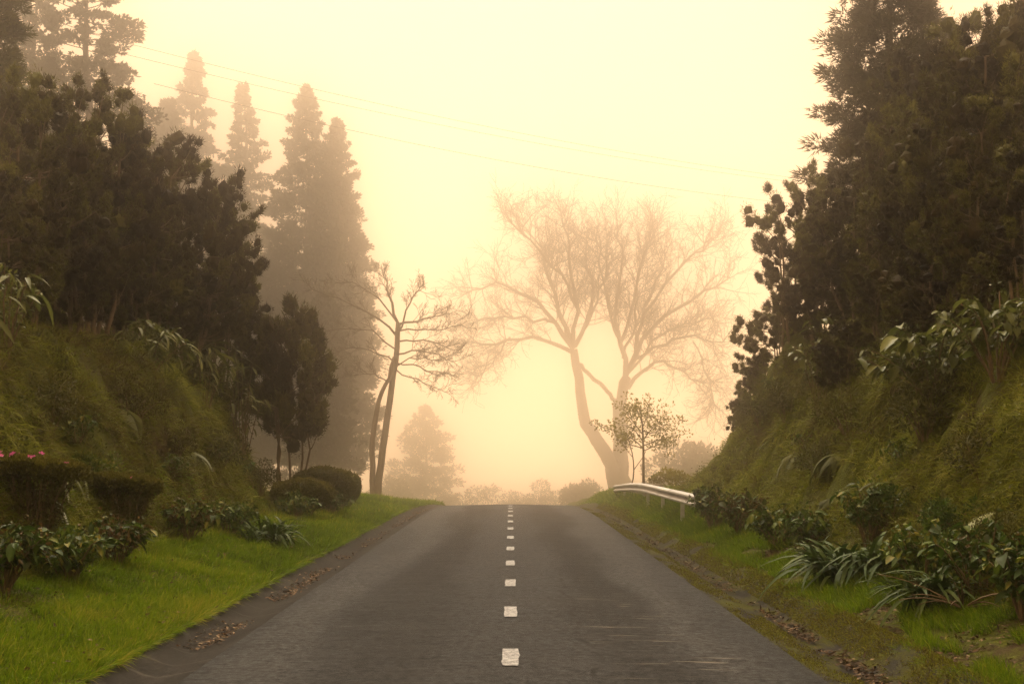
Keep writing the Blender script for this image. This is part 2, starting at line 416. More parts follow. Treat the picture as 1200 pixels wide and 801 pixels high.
def gutter_mat(name, moss_amt, litter):
    m, nt, out = mat_new(name)
    g = nt.nodes.new('ShaderNodeNewGeometry'); pos = g.outputs['Position']
    sx = nt.nodes.new('ShaderNodeSeparateXYZ'); nt.links.new(pos, sx.inputs[0]); x, y = sx.outputs[0], sx.outputs[1]
    mp = nt.nodes.new('ShaderNodeMapping'); mp.inputs['Scale'].default_value = (1.2, .45, 1); nt.links.new(pos, mp.inputs[0])
    n1 = noise(nt, 3.5, 6, mp.outputs[0], .7); n2 = noise(nt, 30, 4, pos, .7)
    mp2 = nt.nodes.new('ShaderNodeMapping'); mp2.inputs['Scale'].default_value = (.12, 7, 1); mp2.inputs['Rotation'].default_value = (0, 0, .5 if moss_amt < .3 else -.5)
    nt.links.new(pos, mp2.inputs[0]); n3 = noise(nt, 1.1, 2, mp2.outputs[0])
    con = ramp(nt, [(.3, (.012, .012, .012)), (.7, (.034, .033, .031))]); nt.links.new(n1.outputs['Fac'], con.inputs[0])
    col = mixc(nt, maprange(nt, n3.outputs['Fac'], .64, .70, 0, .3), con.outputs[0], (.12, .115, .105))
    ms = ramp(nt, [(.3, (.020, .022, .003)), (.55, (.045, .050, .005)), (.8, (.10, .10, .01))]); nt.links.new(n2.outputs['Fac'], ms.inputs[0])
    f = maprange(nt, math_(nt, 'ADD', math_(nt, 'MULTIPLY', n1.outputs['Fac'], .8), math_(nt, 'MULTIPLY', n2.outputs['Fac'], .3)), .70 - moss_amt * .3, .80 - moss_amt * .3)
    col = mixc(nt, f, col, ms.outputs[0])
    p = nt.nodes.new('ShaderNodeBsdfPrincipled'); nt.links.new(col, p.inputs['Base Color'])
    p.inputs['Roughness'].default_value = .95; p.inputs['Specular IOR Level'].default_value = .08
    b = nt.nodes.new('ShaderNodeBump'); b.inputs['Strength'].default_value = .9; b.inputs['Distance'].default_value = .03
    nt.links.new(math_(nt, 'ADD', n1.outputs['Fac'], math_(nt, 'MULTIPLY', n2.outputs['Fac'], .5)), b.inputs['Height']); nt.links.new(b.outputs[0], p.inputs['Normal'])
    nt.links.new(p.outputs[0], out.inputs[0])
    return m
gl = link('gutter', strip('gutter_left', [(-2.20, -.050), (-2.28, -.055), (-2.45, -.090), (-2.55, -.105), (-2.64, -.085), (-2.74, -.04), (-2.83, .0), (-2.90, .005), (-2.96, -.10)], gutter_mat('stained_gutter', .12, 0), wob=.09))
structure(gl, 'shallow stained concrete gutter along the lawn side', 'gutter')
gr_ = link('gutter', strip('gutter_right', [(2.08, -.052), (2.2, -.062), (2.36, -.080), (2.52, -.115), (2.60, -.125), (2.68, -.11), (2.78, -.06), (2.90, .03), (2.99, .06), (3.08, .055), (3.14, -.08)], gutter_mat('mossy_gutter', .60, 1), wob=.05))
structure(gr_, 'mossy concrete gutter full of leaf litter below the steep bank', 'gutter')

# painted dashes: each a piece of the road
def paint_mat():
    m, nt, out = mat_new('worn_white_paint')
    g = nt.nodes.new('ShaderNodeNewGeometry')
    n = noise(nt, 26, 5, g.outputs['Position'], .75); n2 = noise(nt, 130, 2, g.outputs['Position'])
    f = maprange(nt, math_(nt, 'ADD', math_(nt, 'MULTIPLY', n.outputs['Fac'], .7), math_(nt, 'MULTIPLY', n2.outputs['Fac'], .3)), .45, .56)
    col = mixc(nt, f, (.34, .37, .40), (.08, .09, .10))
    p = nt.nodes.new('ShaderNodeBsdfPrincipled'); nt.links.new(col, p.inputs['Base Color']); p.inputs['Roughness'].default_value = .75
    nt.links.new(p.outputs[0], out.inputs[0]); return m
MP = paint_mat()
rng = np.random.default_rng(3)
for k in range(15):
    y0 = 10.42 + 3.0 * k - .43; y1 = y0 + .86
    yy = np.linspace(y0, y1, 6); n = 6
    xl = -.062 + rng.normal(size=n) * .003 + .004; xr = .058 + rng.normal(size=n) * .003 + .004
    X = np.stack([xl, xr], 1); Y = np.stack([yy, yy + rng.normal(size=n) * .006], 1); Z = road_z(Y) - .02 * np.abs(X) + .006
    link('painted_dash', grid_mesh('painted_dash', X, Y, Z, MP), road)

# ------------------------------------------------------------------ trees and shrubs: generators
def heath_pair(seed, H=4.4, R=1.25, nplume=118, low=.14, open_=False, pl=.27, pr=.20, nstem=7):
    """tree heath: several wavy stems, upright rounded plumes of needles; returns (wood mesh, crown mesh)"""
    rng = np.random.default_rng(seed)
    wood, crown = MB(), MB()
    lob = rng.uniform(0, 6.28, 3)
    def env(h, az):
        q = np.clip((h - low) / (1 - low), 0, 1)
        r = np.sin(np.clip(q ** .8, 0, 1) * math.pi * .93 + .12) ** .7
        return R * r * (1 + .25 * np.sin(2 * az + lob[0]) + .18 * np.sin(3 * az + lob[1] + 5 * h))
    pts = []
    tries = 0; dmin = (R * R * H / nplume) ** (1 / 3) * (.95 if not open_ else 1.05)
    while len(pts) < nplume and tries < 9000:
        tries += 1
        h = rng.uniform(low, 1.0); az = rng.uniform(0, 6.283); rr = env(h, az) * rng.uniform(.25, 1) ** .45
        p = np.array([rr * math.cos(az), rr * math.sin(az), h * H * rng.uniform(.9, 1.0)])
        if all(np.sum((p - q) ** 2) > dmin * dmin for q in pts[-400:]): pts.append(p)
    pts = np.array(pts)
    # stems
    nodes = []
    for k in range(nstem):
        az = k * 2.4 + rng.uniform(-.4, .4); sp = rng.uniform(.25, .6) * R
        end = np.array([math.cos(az) * sp, math.sin(az) * sp, H * rng.uniform(.6, .85)])
        b0 = np.array([math.cos(az) * .14, math.sin(az) * .14, -.25])
        midp = b0 * .5 + end * .5 + np.array([math.cos(az) * sp * .25, math.sin(az) * sp * .25, -H * .06]) + rng.normal(size=3) * .09
        pl_ = bez(b0, midp, end, 9) + rng.normal(size=(9, 3)) * .03
        tube(wood, pl_, np.linspace(.048, .016, 9) * H / 4.4, 6)
        nodes += [q for q in pl_[2:]]
    nodes = np.array(nodes)
    for p in pts:
        dlt = p - nodes; dist = np.linalg.norm(dlt, axis=1) + np.where(dlt[:, 2] < .12, 3, 0) + rng.uniform(0, .2, len(nodes))
        q = nodes[np.argmin(dist)]
        m = q * .45 + p * .55 + np.array([0, 0, -.12]) + rng.normal(size=3) * .05
        tube(wood, bez(q, m, p, 5), np.linspace(.014, .006, 5), 4)
    # plumes made of tufts
    n = len(pts)
    out = unit(pts * np.array([1, 1, 0]) + 1e-4)
    hrel = np.clip((pts[:, 2] / H - low) / (1 - low), 0, 1)
    ax = unit(out * rng.uniform(.2, 1.1, (n, 1)) + np.array([0, 0, .85]) + rng.normal(size=(n, 3)) * .18)
    sz = np.clip(np.exp(rng.normal(0, .32, n)), .5, 1.75); slim = np.where(rng.uniform(0, 1, n) < .18, rng.uniform(.5, .75, n), 1.0); plv = pl * sz * np.where(slim < 1, 1.5, 1.0); prv = pr * sz * slim
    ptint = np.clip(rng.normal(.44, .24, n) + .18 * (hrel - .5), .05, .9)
    nt_ = 7
    tf = np.repeat(np.arange(n), nt_)
    along = np.tile(np.linspace(-.45, .62, nt_), n) + rng.normal(size=n * nt_) * .08
    offd = unit(rng.normal(size=(n * nt_, 3)) * np.array([1, 1, .4]))
    tc = pts[tf] + ax[tf] * (along * plv[tf])[:, None] + offd * (prv[tf] * .62 * (1.15 - np.abs(along)))[:, None]
    tr = prv[tf] * rng.uniform(.42, .95, n * nt_)
    tax = unit(ax[tf] + offd * .8)
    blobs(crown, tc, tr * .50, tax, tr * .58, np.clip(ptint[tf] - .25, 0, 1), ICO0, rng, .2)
    npn = 92
    ti = np.repeat(np.arange(n * nt_), npn)
    dd = sphere_dirs(len(ti), rng)
    pp = tc[ti] + dd * (tr[ti] * rng.uniform(.38, .66, len(ti)))[:, None] + tax[ti] * (np.einsum('ij,ij->i', dd, tax[ti]) * tr[ti] * .25)[:, None]
    nd = dd * .9 + tax[ti] * .4 + np.array([0, 0, .25]) + rng.normal(size=dd.shape) * .3
    needles(crown, pp, nd, np.where(rng.uniform(0, 1, len(ti)) < .06, 1.6, 1.0) * rng.uniform(.03, .085, len(ti)), rng.uniform(.010, .018, len(ti)),
            ptint[tf][ti] + rng.normal(size=len(ti)) * .14, rng)
    return wood.mesh('heath_trunk', M_twig), crown.mesh('heath_crown', M_heath, False)

def conifer_pair(seed, H, R, nbr=120, card=.26, low=.05, power=.75, droop=-.05, dens=34, mat=None, needle=False, lean=0., start=.25, top_r=.03, cone=1.):
    rng = np.random.default_rng(seed)
    wood, crown = MB(), MB()
    tz = np.linspace(-.5, H * .985, 12)
    tp = np.stack([np.sin(tz * .35 + seed) * .006 * H + lean * tz, np.cos(tz * .27 + seed) * .006 * H, tz], 1)
    tube(wood, tp, np.interp(tz, [-.5, H], [H * .022, .03]), 8)
    for k in range(nbr):
        h = low + (1 - low) * ((k + rng.uniform(0, 1)) / nbr) ** .92
        az = k * 2.39996 + rng.normal() * .3
        L = R * (min(1., (1 - h) / cone) ** power + top_r) * rng.uniform(.62, 1.12) * (1 if h > .12 else .8)
        z0 = h * H; c = np.array([np.interp(z0, tz, tp[:, 0]), np.interp(z0, tz, tp[:, 1]), z0])
        o = np.array([math.cos(az), math.sin(az), 0])
        rise = (.42 * h + droop) + rng.normal() * .08
        e = c + o * L + np.array([0, 0, L * rise])
        m = c + o * L * .55 + np.array([0, 0, L * (rise * .5 - .10)])
        pl_ = bez(c, m, e, 6); tube(wood, pl_, np.linspace(max(.012, L * .014), .008, 6), 4)
        nc = max(3, int(L * 2.2 * (.26 / card) ** .5)) ; t = rng.uniform(start, 1, nc) ** .7
        cc = (1 - t)[:, None] ** 2 * c + 2 * (t * (1 - t))[:, None] * m + (t ** 2)[:, None] * e
        lat = np.array([-o[1], o[0], 0])
        cc = cc + lat * (rng.normal(size=nc) * L * .16)[:, None] + np.array([0, 0, 1.]) * (rng.normal(size=nc) * .12)[:, None]
        cr = rng.uniform(.5, 1.0, nc) * (.28 + .10 * L) * (.6 + .4 * card / .26) * (.3 + .7 * min(1, (1 - h) * 3.5))
        tin = np.clip(rng.normal(.45, .15, nc), .05, .95)
        ii = np.repeat(np.arange(nc), dens)
        dd = sphere_dirs(len(ii), rng) * np.array([1, 1, .62])
        pp = cc[ii] + dd * (cr[ii] * rng.uniform(.3, 1.0, len(ii)))[:, None]
        nd = dd + o * .6 + np.array([0, 0, .25]) + rng.normal(size=dd.shape) * .35
        if needle:
            needles(crown, pp, nd, rng.uniform(.7, 1.4, len(ii)) * card, card * .22, tin[ii] + rng.normal(size=len(ii)) * .08, rng)
        else:
            diamonds(crown, pp, nd, rng.uniform(.7, 1.3, len(ii)) * card, card * .5, tin[ii] + rng.normal(size=len(ii)) * .08, rng)
    return wood.mesh('conifer_trunk', M_bark), crown.mesh('conifer_crown', mat or M_conifer, False)

def leafy_crown(mb, rng, cen, rad, n, size, tint=.45, flat=.8, wid=.5):
    """leaves spread through lobes"""
    cen = np.asarray(cen, float); rad = np.asarray(rad, float)
    w = rad ** 2; ii = rng.choice(len(cen), n, p=w / w.sum())
    d = sphere_dirs(n, rng)
    r = rng.uniform(.35, 1, n) ** .5
    p = cen[ii] + d * np.array([1, 1, flat]) * (rad[ii] * r)[:, None]
    tl = np.clip(rng.normal(tint, .12, len(cen)), 0, 1)
    nd = d + rng.normal(size=(n, 3)) * .7 + np.array([0, 0, .2])
    diamonds(mb, p, nd, rng.uniform(.7, 1.3, n) * size, size * wid, tl[ii] + rng.normal(size=n) * .1, rng)

def grow(mb, rng, p, d, L, r, lev, spec, up=.0):
    """a bare branch with its twigs"""
    n = 5 if lev < 2 else 4
    pts = [np.array(p)]; dd = unit(np.array(d, float))
    for k in range(n):
        dd = unit(dd + rng.normal(size=3) * spec['wander'] + np.array([0, 0, up]))
        pts.append(pts[-1] + dd * L / n)
    pts = np.array(pts)
    rr = np.linspace(r, max(r * .45, spec['rmin']), n + 1)
    tube(mb, pts, rr, 5 if lev == 0 else (4 if lev < 2 else 3))
    if lev >= spec['levels']: return
    nk = spec['kids'][lev]
    for k in range(nk):
        t = rng.uniform(.25, 1.0) if k else 1.0
        i = min(int(t * n), n - 1); q = pts[i] + (pts[i + 1] - pts[i]) * (t * n - i)
        loc = unit(pts[i + 1] - pts[i])
        s = unit(np.cross(loc, rng.normal(size=3)))
        ang = rng.uniform(*spec['angle'])
        nd = loc * math.cos(ang) + s * math.sin(ang)
        grow(mb, rng, q, nd, L * rng.uniform(*spec['ratio']), max(rr[i] * .62, spec['rmin']), lev + 1, spec, spec.get('up', .05))

# ------------------------------------------------------------------ place the tree heaths
heaths = {'dense_a': heath_pair(1), 'dense_b': heath_pair(2, 4.4, 1.15, 110, .16), 'dense_c': heath_pair(3, 4.2, 1.35, 115, .16),
          'tall': heath_pair(4, 5.0, 1.0, 110, .2), 'open': heath_pair(5, 3.2, .95, 74, .40, True, .22, .20, 5), 'wispy': heath_pair(6, 4.4, .9, 60, .25, True, .30, .17, 6)}
dims = {'dense_a': (4.4, 1.25), 'dense_b': (4.4, 1.15), 'dense_c': (4.2, 1.35), 'tall': (5.0, 1.0), 'open': (3.2, .95), 'wispy': (4.4, .9)}
def heath(kind, px, top, wpx, Y, rot, label, group):
    x = (px - HX) / FPX * Y; z0 = float(gz(x, Y)) - .1
    if label in LOWER: z0 = min(z0, EYE + (HY - LOWER[label]) / FPX * Y)
    H = EYE + (HY - top) / FPX * Y - z0; Rr = wpx / 2 / FPX * Y
    h0, r0 = dims[kind]
    sxy = max(min(Rr / r0, 1.25 * H / h0), .86 * H / h0) if kind != 'open' else .72 * H / h0
    t = thing('tree_heath', label, 'shrub', (x, Y, z0), rot, (sxy, sxy, H / h0), group)
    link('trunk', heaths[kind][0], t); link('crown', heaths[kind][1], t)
    return t
LOWER = {'wispy tree heath reaching out with separate tufts left of the tall conifer': 440, 'rounded tree heath low on the far end of the right bank': 500, 'lowest small dark tree heath at the far foot of the right bank': 556}
GLH, GRH = 'tree heaths crowding the bank above the lawn', 'tree heaths crowding the steep bank beyond the gutter'
for a in [
    ('dense_a', 28, 92, 125, 20.5, .3, 'dark tree heath with a blunt top nearest the left edge of the picture'),
    ('tall', 108, 80, 92, 24.0, 1.9, 'tallest narrow dark tree heath on the bank above the flat-topped azaleas'),
    ('dense_b', 152, 150, 90, 26.0, 4.1, 'brownish tree heath between the tallest heath and the broad domed one'),
    ('dense_c', 215, 165, 125, 30.0, 2.4, 'broad domed tree heath standing highest just left of the hazy conifers'),
    ('dense_b', 262, 285, 70, 33.0, 5.2, 'lower tree heath bulging over the far end of the lawn bank'),
    ('dense_a', 78, 190, 120, 22.0, 3.3, 'low front tree heath with rusty foliage above the ferns, lawn side'),
    ('dense_c', 180, 268, 110, 27.5, .8, 'front tree heath behind the pale leafy ginger clump on the lawn bank'),
    ('dense_b', -12, 190, 120, 18.8, 2.9, 'tree heath cut off by the left edge, in front of its row'),
    ('open', 340, 354, 80, 32.5, 1.0, 'small lone tree heath with bare visible stems at the end of the lawn bank'),
    ('dense_c', 122, 185, 130, 30.0, 1.2, 'half hidden tree heath in the back row above the lawn'),
    ('dense_a', 45, 160, 150, 27.0, 4.4, 'back row tree heath behind the blunt topped one at the left edge'),
]: heath(*a, GLH)
for a in [
    ('wispy', 938, 192, 85, 30.0, .4, 'wispy tree heath reaching out with separate tufts left of the tall conifer'),
    ('dense_c', 918, 345, 92, 31.5, 2.2, 'rounded tree heath low on the far end of the right bank'),
    ('dense_b', 888, 428, 58, 33.5, 3.0, 'lowest small dark tree heath at the far foot of the right bank'),
    ('dense_c', 1000, 195, 130, 27.5, 5.0, 'tree heath in front of the tall conifer on the right bank'),
    ('tall', 1058, 112, 100, 25.0, .9, 'tall tree heath just right of the tall conifer'),
    ('dense_a', 1128, 25, 130, 23.0, 2.6, 'high mossy tree heath near the top edge on the right bank'),
    ('dense_c', 1190, -10, 150, 20.0, 4.2, 'topmost tree heath in the upper right corner'),
    ('dense_b', 965, 285, 95, 28.5, 1.5, 'middle tree heath behind the small fern fronds on the right bank'),
    ('dense_c', 1100, 130, 120, 21.0, 3.7, 'brown tree heath above the pale big-leaved shrub'),
    ('dense_b', 1165, 110, 120, 18.0, .2, 'tree heath with many pale bare stems at the right edge'),
    ('dense_a', 1035, 235, 100, 24.0, 5.6, 'low tree heath over the dark hollow of the right bank'),
    ('wispy', 1205, 150, 100, 16.0, 2.0, 'bare stemmed tree heath cut by the right edge of the picture'),
    ('dense_c', 1075, 60, 150, 29.0, .5, 'back row tree heath filling the gap behind the tall ones on the right'),
    ('dense_c', 1185, 40, 170, 27.0, 2.5, 'back row tree heath behind the topmost one on the right bank'),
    ('dense_b', 990, 372, 70, 23.5, 2.7, 'low tree heath creeping down the far part of the right bank'),
    ('dense_c', 1062, 335, 80, 20.5, 1.1, 'low tree heath just left of the pale big-leaved shrub'),
    ('dense_a', 1158, 300, 85, 17.0, 5.1, 'low tree heath behind the pale shrub nearest the right edge'),
    ('wispy', 1110, 240, 95, 19.0, 4.0, 'thin stemmed tree heath rising out of the pale big leaves'),
]: heath(*a, GRH)

# ------------------------------------------------------------------ conifers and misty trees
def conifer(name, label, px, top, Y, wpx, seed, cat='tree', group=None, zoff=0, **kw):
    x = (px - HX) / FPX * Y; z0 = float(gz(x, Y)) - .05 + zoff
    H = EYE + (HY - top) / FPX * Y - z0; R = wpx / FPX * Y
    t = thing(name, label, cat, (x, Y, z0), 0, (1, 1, 1), group)
    a, b = conifer_pair(seed, H, R, **kw)
    link('trunk', a, t); link('crown', b, t); return t
GC = 'tall conifers fading into the fog behind the lawn'
conifer('conifer', 'tallest hazy conifer with pointed top beside the bare tree', 361, 104, 156, 78, 21, group=GC, cone=.55, nbr=300, card=.45, dens=34, start=.3, low=.10, power=.8, top_r=.02)
conifer('conifer', 'second leader conifer just right of the tallest hazy one', 398, 142, 152, 46, 22, group=GC, cone=.5, nbr=210, card=.45, dens=30, start=.3, low=.12, power=.75, top_r=.02)
conifer('conifer', 'slim hazy conifer left of the tallest one, gaps between its boughs', 287, 100, 180, 56, 23, group=GC, cone=.55, nbr=200, card=.55, dens=30, start=.3, low=.05, power=.75, top_r=.02)
conifer('conifer', 'palest tall conifer behind the domed heath', 226, 66, 190, 64, 24, group=GC, cone=.55, nbr=210, card=.65, dens=28, start=.3, low=.05, power=.75, top_r=.02)
conifer('conifer', 'pale conifer half hidden between two taller ones in the fog', 196, 120, 160, 80, 25, group=GC, nbr=180, card=.75, dens=24, low=.02)
conifer('conifer', 'large brown conifer with layered pads cut by the top edge', 105, -70, 88, 104, 26, group=GC, nbr=210, card=.28, dens=46, start=.4, low=.1, power=.42, droop=-.1, top_r=.1)
conifer('conifer', 'dim conifer filling the upper left behind the heaths', 40, -40, 95, 90, 27, group=GC, nbr=170, card=.32, dens=34, low=.1, power=.5)
conifer('conifer', 'broad low dark evergreen with drooping skirt behind the lone heath', 380, 345, 118, 48, 28, group=GC, nbr=170, card=.34, dens=40, low=.22, power=.45, droop=-.25)
conifer('conifer', 'misty cone shaped tree standing alone beyond the road crest', 499, 478, 285, 54, 29, nbr=95, card=.7, dens=18, low=.02, power=.6, droop=-.15)
conifer('conifer', 'tall dark conifer with feathery sprays on top of the right bank', 1040, -120, 33, 98, 30, nbr=190, card=.15, dens=120, low=.25, power=.42, droop=-.12, needle=True, start=.2, top_r=.1)
conifer('evergreen_tree', 'olive green tree with hanging sprays at the upper left corner', -8, -60, 30, 58, 31, nbr=110, card=.15, dens=90, low=.3, power=.4, droop=-.3, needle=True, mat=M_olive)

# ------------------------------------------------------------------ bare trees
def px_line(pts, Y, rng, jit=.0):
    a = np.array([P(p[0], p[1], Y) for p in pts]); a[:, 1] += jit * np.sin(np.arange(len(pts)) * 1.7 + rng.uniform(0, 6)); return a
def resample(a, n):
    t = np.linspace(0, 1, len(a)); q = np.linspace(0, 1, n)
    return np.stack([np.interp(q, t, a[:, k]) for k in range(3)], 1)

def bare_left():
    Y = 76.; rng = np.random.default_rng(41)
    base = P(438, 586, Y); base[2] = float(gz(base[0], Y)) - .1
    t = thing('bare_tree', 'leafless tree with two pale trunks on the lawn left of the road', 'tree', base)
    tr = MB(); br = MB()
    k = Y / FPX
    A = px_line([(438, 592), (437, 560), (436, 525), (440, 490), (447, 462), (456, 446), (462, 420)], Y, rng) - base
    A[:, 1] += np.linspace(0, -.5, len(A))
    B = px_line([(440, 592), (444, 560), (450, 520), (455, 480), (460, 445), (465, 410), (467, 378)], Y, rng) - base
    tube(tr, resample(A, 14) + rng.normal(size=(14, 3)) * .02, np.interp(np.linspace(0, 1, 14), [0, .12, .5, 1], [.30, .17, .135, .08]), 9)
    tube(tr, resample(B, 14) + rng.normal(size=(14, 3)) * .02, np.interp(np.linspace(0, 1, 14), [0, .12, .5, 1], [.34, .205, .175, .135]), 9)
    sp = dict(wander=.15, rmin=.008, levels=3, kids=[6, 5, 4], angle=(.3, .9), ratio=(.45, .75), up=.04)
    limbs = [([(467, 380), (458, 350), (452, 330), (450, 322)], .09), ([(467, 380), (485, 378), (505, 374), (522, 370)], .075),
             ([(466, 392), (478, 362), (490, 345), (498, 342)], .06), ([(466, 395), (440, 372), (405, 350), (365, 338)], .07),
             ([(465, 410), (430, 385), (400, 380), (360, 388)], .05), ([(463, 425), (440, 412), (415, 405), (385, 418)], .045),
             ([(456, 448), (442, 440), (428, 436), (414, 442)], .04), ([(466, 400), (490, 398), (510, 402), (530, 410)], .055),
             ([(465, 415), (488, 412), (512, 418), (535, 430)], .055), ([(464, 425), (486, 428), (508, 436), (528, 440)], .045),
             ([(463, 432), (482, 440), (500, 448), (520, 455)], .04), ([(466, 388), (492, 385), (515, 388), (540, 378)], .05),
             ([(467, 380), (440, 345), (415, 330), (392, 328)], .05), ([(463, 430), (484, 420), (505, 425), (524, 424)], .04)]
    for pts, r in limbs:
        a = px_line(pts, Y, rng); off = np.linspace(0, 1, len(pts)) * rng.normal() * 1.4
        a[:, 1] += off; a = a - base
        q = resample(a, 8) + rng.normal(size=(8, 3)) * .05; q[0] = a[0]
        tube(br, q, np.linspace(r, .018, 8), 5)
        for i in range(2, 8):
            for _ in range(2):
                dr = unit(q[i] - q[i - 1]); s = unit(np.cross(dr, rng.normal(size=3))); an = rng.uniform(.25, .9)
                grow(br, rng, q[i], dr * math.cos(an) + s * math.sin(an) + np.array([0, 0, .08]), rng.uniform(.35, .8), .016, 1, sp, .04)
    link('trunk', tr.mesh('bare_trunk', M_bark), t); link('branches', br.mesh('bare_branches', M_bark), t)
bare_left()

def bare_big():
    Y = 192.; rng = np.random.default_rng(43)
    base = P(730, 590, Y); base[2] = float(gz(base[0], Y)) - .2
    t = thing('bare_tree', 'huge spreading leafless tree dissolving in fog beyond the crest', 'tree', base)
    tr = MB(); br = MB()
    w = Y / FPX
    def lim(pts, r0, r1, n=12, jit=.12, yo=0., mb=tr, s=9):
        a = px_line(pts, Y, rng) - base; a[:, 1] += np.linspace(0, yo, len(a))
        q = resample(a, n) + rng.normal(size=(n, 3)) * jit; q[0] = a[0]
        tube(mb, q, np.linspace(r0, r1, n), s); return q
    lim([(738, 596), (726, 570), (720, 545)], 2.2, 1.28, 6)
    lim([(726, 560), (708, 530), (698, 508), (684, 492), (683, 470), (678, 440), (672, 408)], 1.05, .54)
    lim([(727, 560), (727, 520), (725, 490), (729, 465), (733, 440)], 1.1, .64)
    lim([(724, 472), (708, 455), (692, 438), (678, 425)], .29, .26)
    sp = dict(wander=.18, rmin=.022, levels=4, kids=[7, 5, 5, 4], angle=(.3, .95), ratio=(.45, .75), up=.03)
    mains = [([(672, 408), (650, 375), (620, 345), (585, 330), (548, 335)], .45), ([(672, 408), (655, 360), (640, 310), (638, 285), (622, 262)], .42),
             ([(672, 405), (676, 360), (668, 310), (668, 278), (658, 252)], .42), ([(670, 412), (640, 398), (600, 395), (570, 405), (545, 400)], .35),
             ([(674, 405), (692, 370), (700, 330), (690, 290), (694, 262)], .4), ([(733, 440), (728, 400), (722, 360), (730, 310), (724, 276)], .5),
             ([(733, 440), (748, 410), (752, 370), (770, 330), (782, 296)], .5), ([(736, 455), (752, 435), (768, 425), (790, 435), (812, 455)], .36),
             ([(733, 440), (756, 395), (785, 365), (815, 350), (845, 335)], .42), ([(728, 400), (742, 350), (755, 300), (764, 276)], .34),
             ([(745, 420), (775, 405), (805, 400), (835, 410)], .3), ([(650, 378), (615, 372), (580, 370), (552, 372)], .25),
             ([(676, 360), (655, 330), (620, 300), (590, 280)], .28), ([(752, 370), (790, 320), (815, 300), (828, 290)], .26),
             ([(674, 405), (696, 365), (710, 325), (712, 288)], .30), ([(728, 402), (712, 360), (704, 318), (698, 285)], .28), ([(672, 408), (658, 372), (650, 335), (652, 300)], .26), ([(730, 420), (745, 380), (745, 335), (752, 300)], .26), ([(733, 440), (765, 400), (800, 378), (828, 372)], .26),
             ([(812, 400), (825, 430), (832, 455), (835, 475)], .14), ([(598, 395), (580, 415), (565, 430), (555, 440)], .14)]
    for pts, r in mains:
        yo = rng.normal() * 6
        q = lim(pts, r * .85, .09, 10, .2, yo, br, 6)
        for i in range(2, 10):
            for _ in range(3):
                dr = unit(q[i] - q[i - 1]); s = unit(np.cross(dr, rng.normal(size=3))); an = rng.uniform(.35, 1.1)
                grow(br, rng, q[i], dr * math.cos(an) + s * math.sin(an) + np.array([0, 0, .15]), rng.uniform(2.4, 4.4), .08, 2, sp, .05)
        grow(br, rng, q[-1], q[-1] - q[-2], 1.7, .06, 2, sp, .02)
    link('trunk', tr.mesh('bare_trunk', M_bark), t); link('branches', br.mesh('bare_branches', M_bark), t)
bare_big()

# young trees by the rail
def sapling():
    Y = 46.; rng = np.random.default_rng(51)
    base = P(755, 580, Y); base[2] = float(gz(base[0], Y)) - .05
    t = thing('young_tree', 'young tree with sparse yellowish crown behind the crash barrier', 'tree', base)
    tr, cr = MB(), MB()
    L = lambda pts: px_line(pts, Y, rng) - base
    tube(tr, resample(L([(755, 584), (754, 560), (754, 530), (753, 500), (750, 478)]), 9), np.linspace(.055, .02, 9), 7)
    tips = []
    for pts in [[(754, 525), (740, 512), (722, 505), (706, 500)], [(754, 522), (770, 515), (786, 512), (793, 506)], [(754, 515), (765, 500), (775, 492), (782, 486)],
                [(754, 510), (742, 495), (733, 485), (728, 478)], [(753, 500), (760, 486), (762, 478)], [(754, 518), (745, 505), (738, 500), (725, 497)], [(754, 528), (768, 522), (778, 520)], [(753, 495), (746, 482), (744, 474)], [(754, 505), (766, 508), (778, 500)], [(754, 525), (735, 520), (722, 515)]]:
        a = L(pts); a[:, 1] += np.linspace(0, rng.normal() * .5, len(a)); q = resample(a, 6)
        tube(tr, q, np.linspace(.018, .006, 6), 4)
        for i in range(2, 6):
            tips.append(q[i])
            for _ in range(2):
                e = q[i] + rng.normal(size=3) * np.array([.22, .25, .16]) + np.array([0, 0, .08]); tube(tr, np.array([q[i], e]), [.006, .004], 3); tips.append(e)
    tips = np.array(tips); n = 2300
    leafy_crown(cr, rng, tips, np.full(len(tips), .17), n, .09, .6, .8, .6)
    link('trunk', tr.mesh('sapling_trunk', M_bark), t); link('crown', cr.mesh('sapling_crown', M_sapling, False), t)
    b2 = P(739, 578, 45.); b2[2] = float(gz(b2[0], 45.)) - .05
    t2 = thing('young_tree', 'thin crooked bare stem beside the young tree', 'tree', b2)
    tr2 = MB(); L2 = lambda pts: px_line(pts, 45., rng) - b2
    tube(tr2, resample(L2([(738, 580), (740, 570), (743, 555), (742, 535), (738, 520), (735, 510)]), 10), np.linspace(.03, .012, 10), 6)
    tube(tr2, resample(L2([(743, 550), (748, 543), (753, 536), (757, 528)]), 6), np.linspace(.014, .008, 6), 5)
    tube(tr2, resample(L2([(741, 535), (734, 526), (728, 518)]), 5), np.linspace(.010, .006, 5), 4)
    link('trunk', tr2.mesh('thin_stem', M_bark), t2)
sapling()

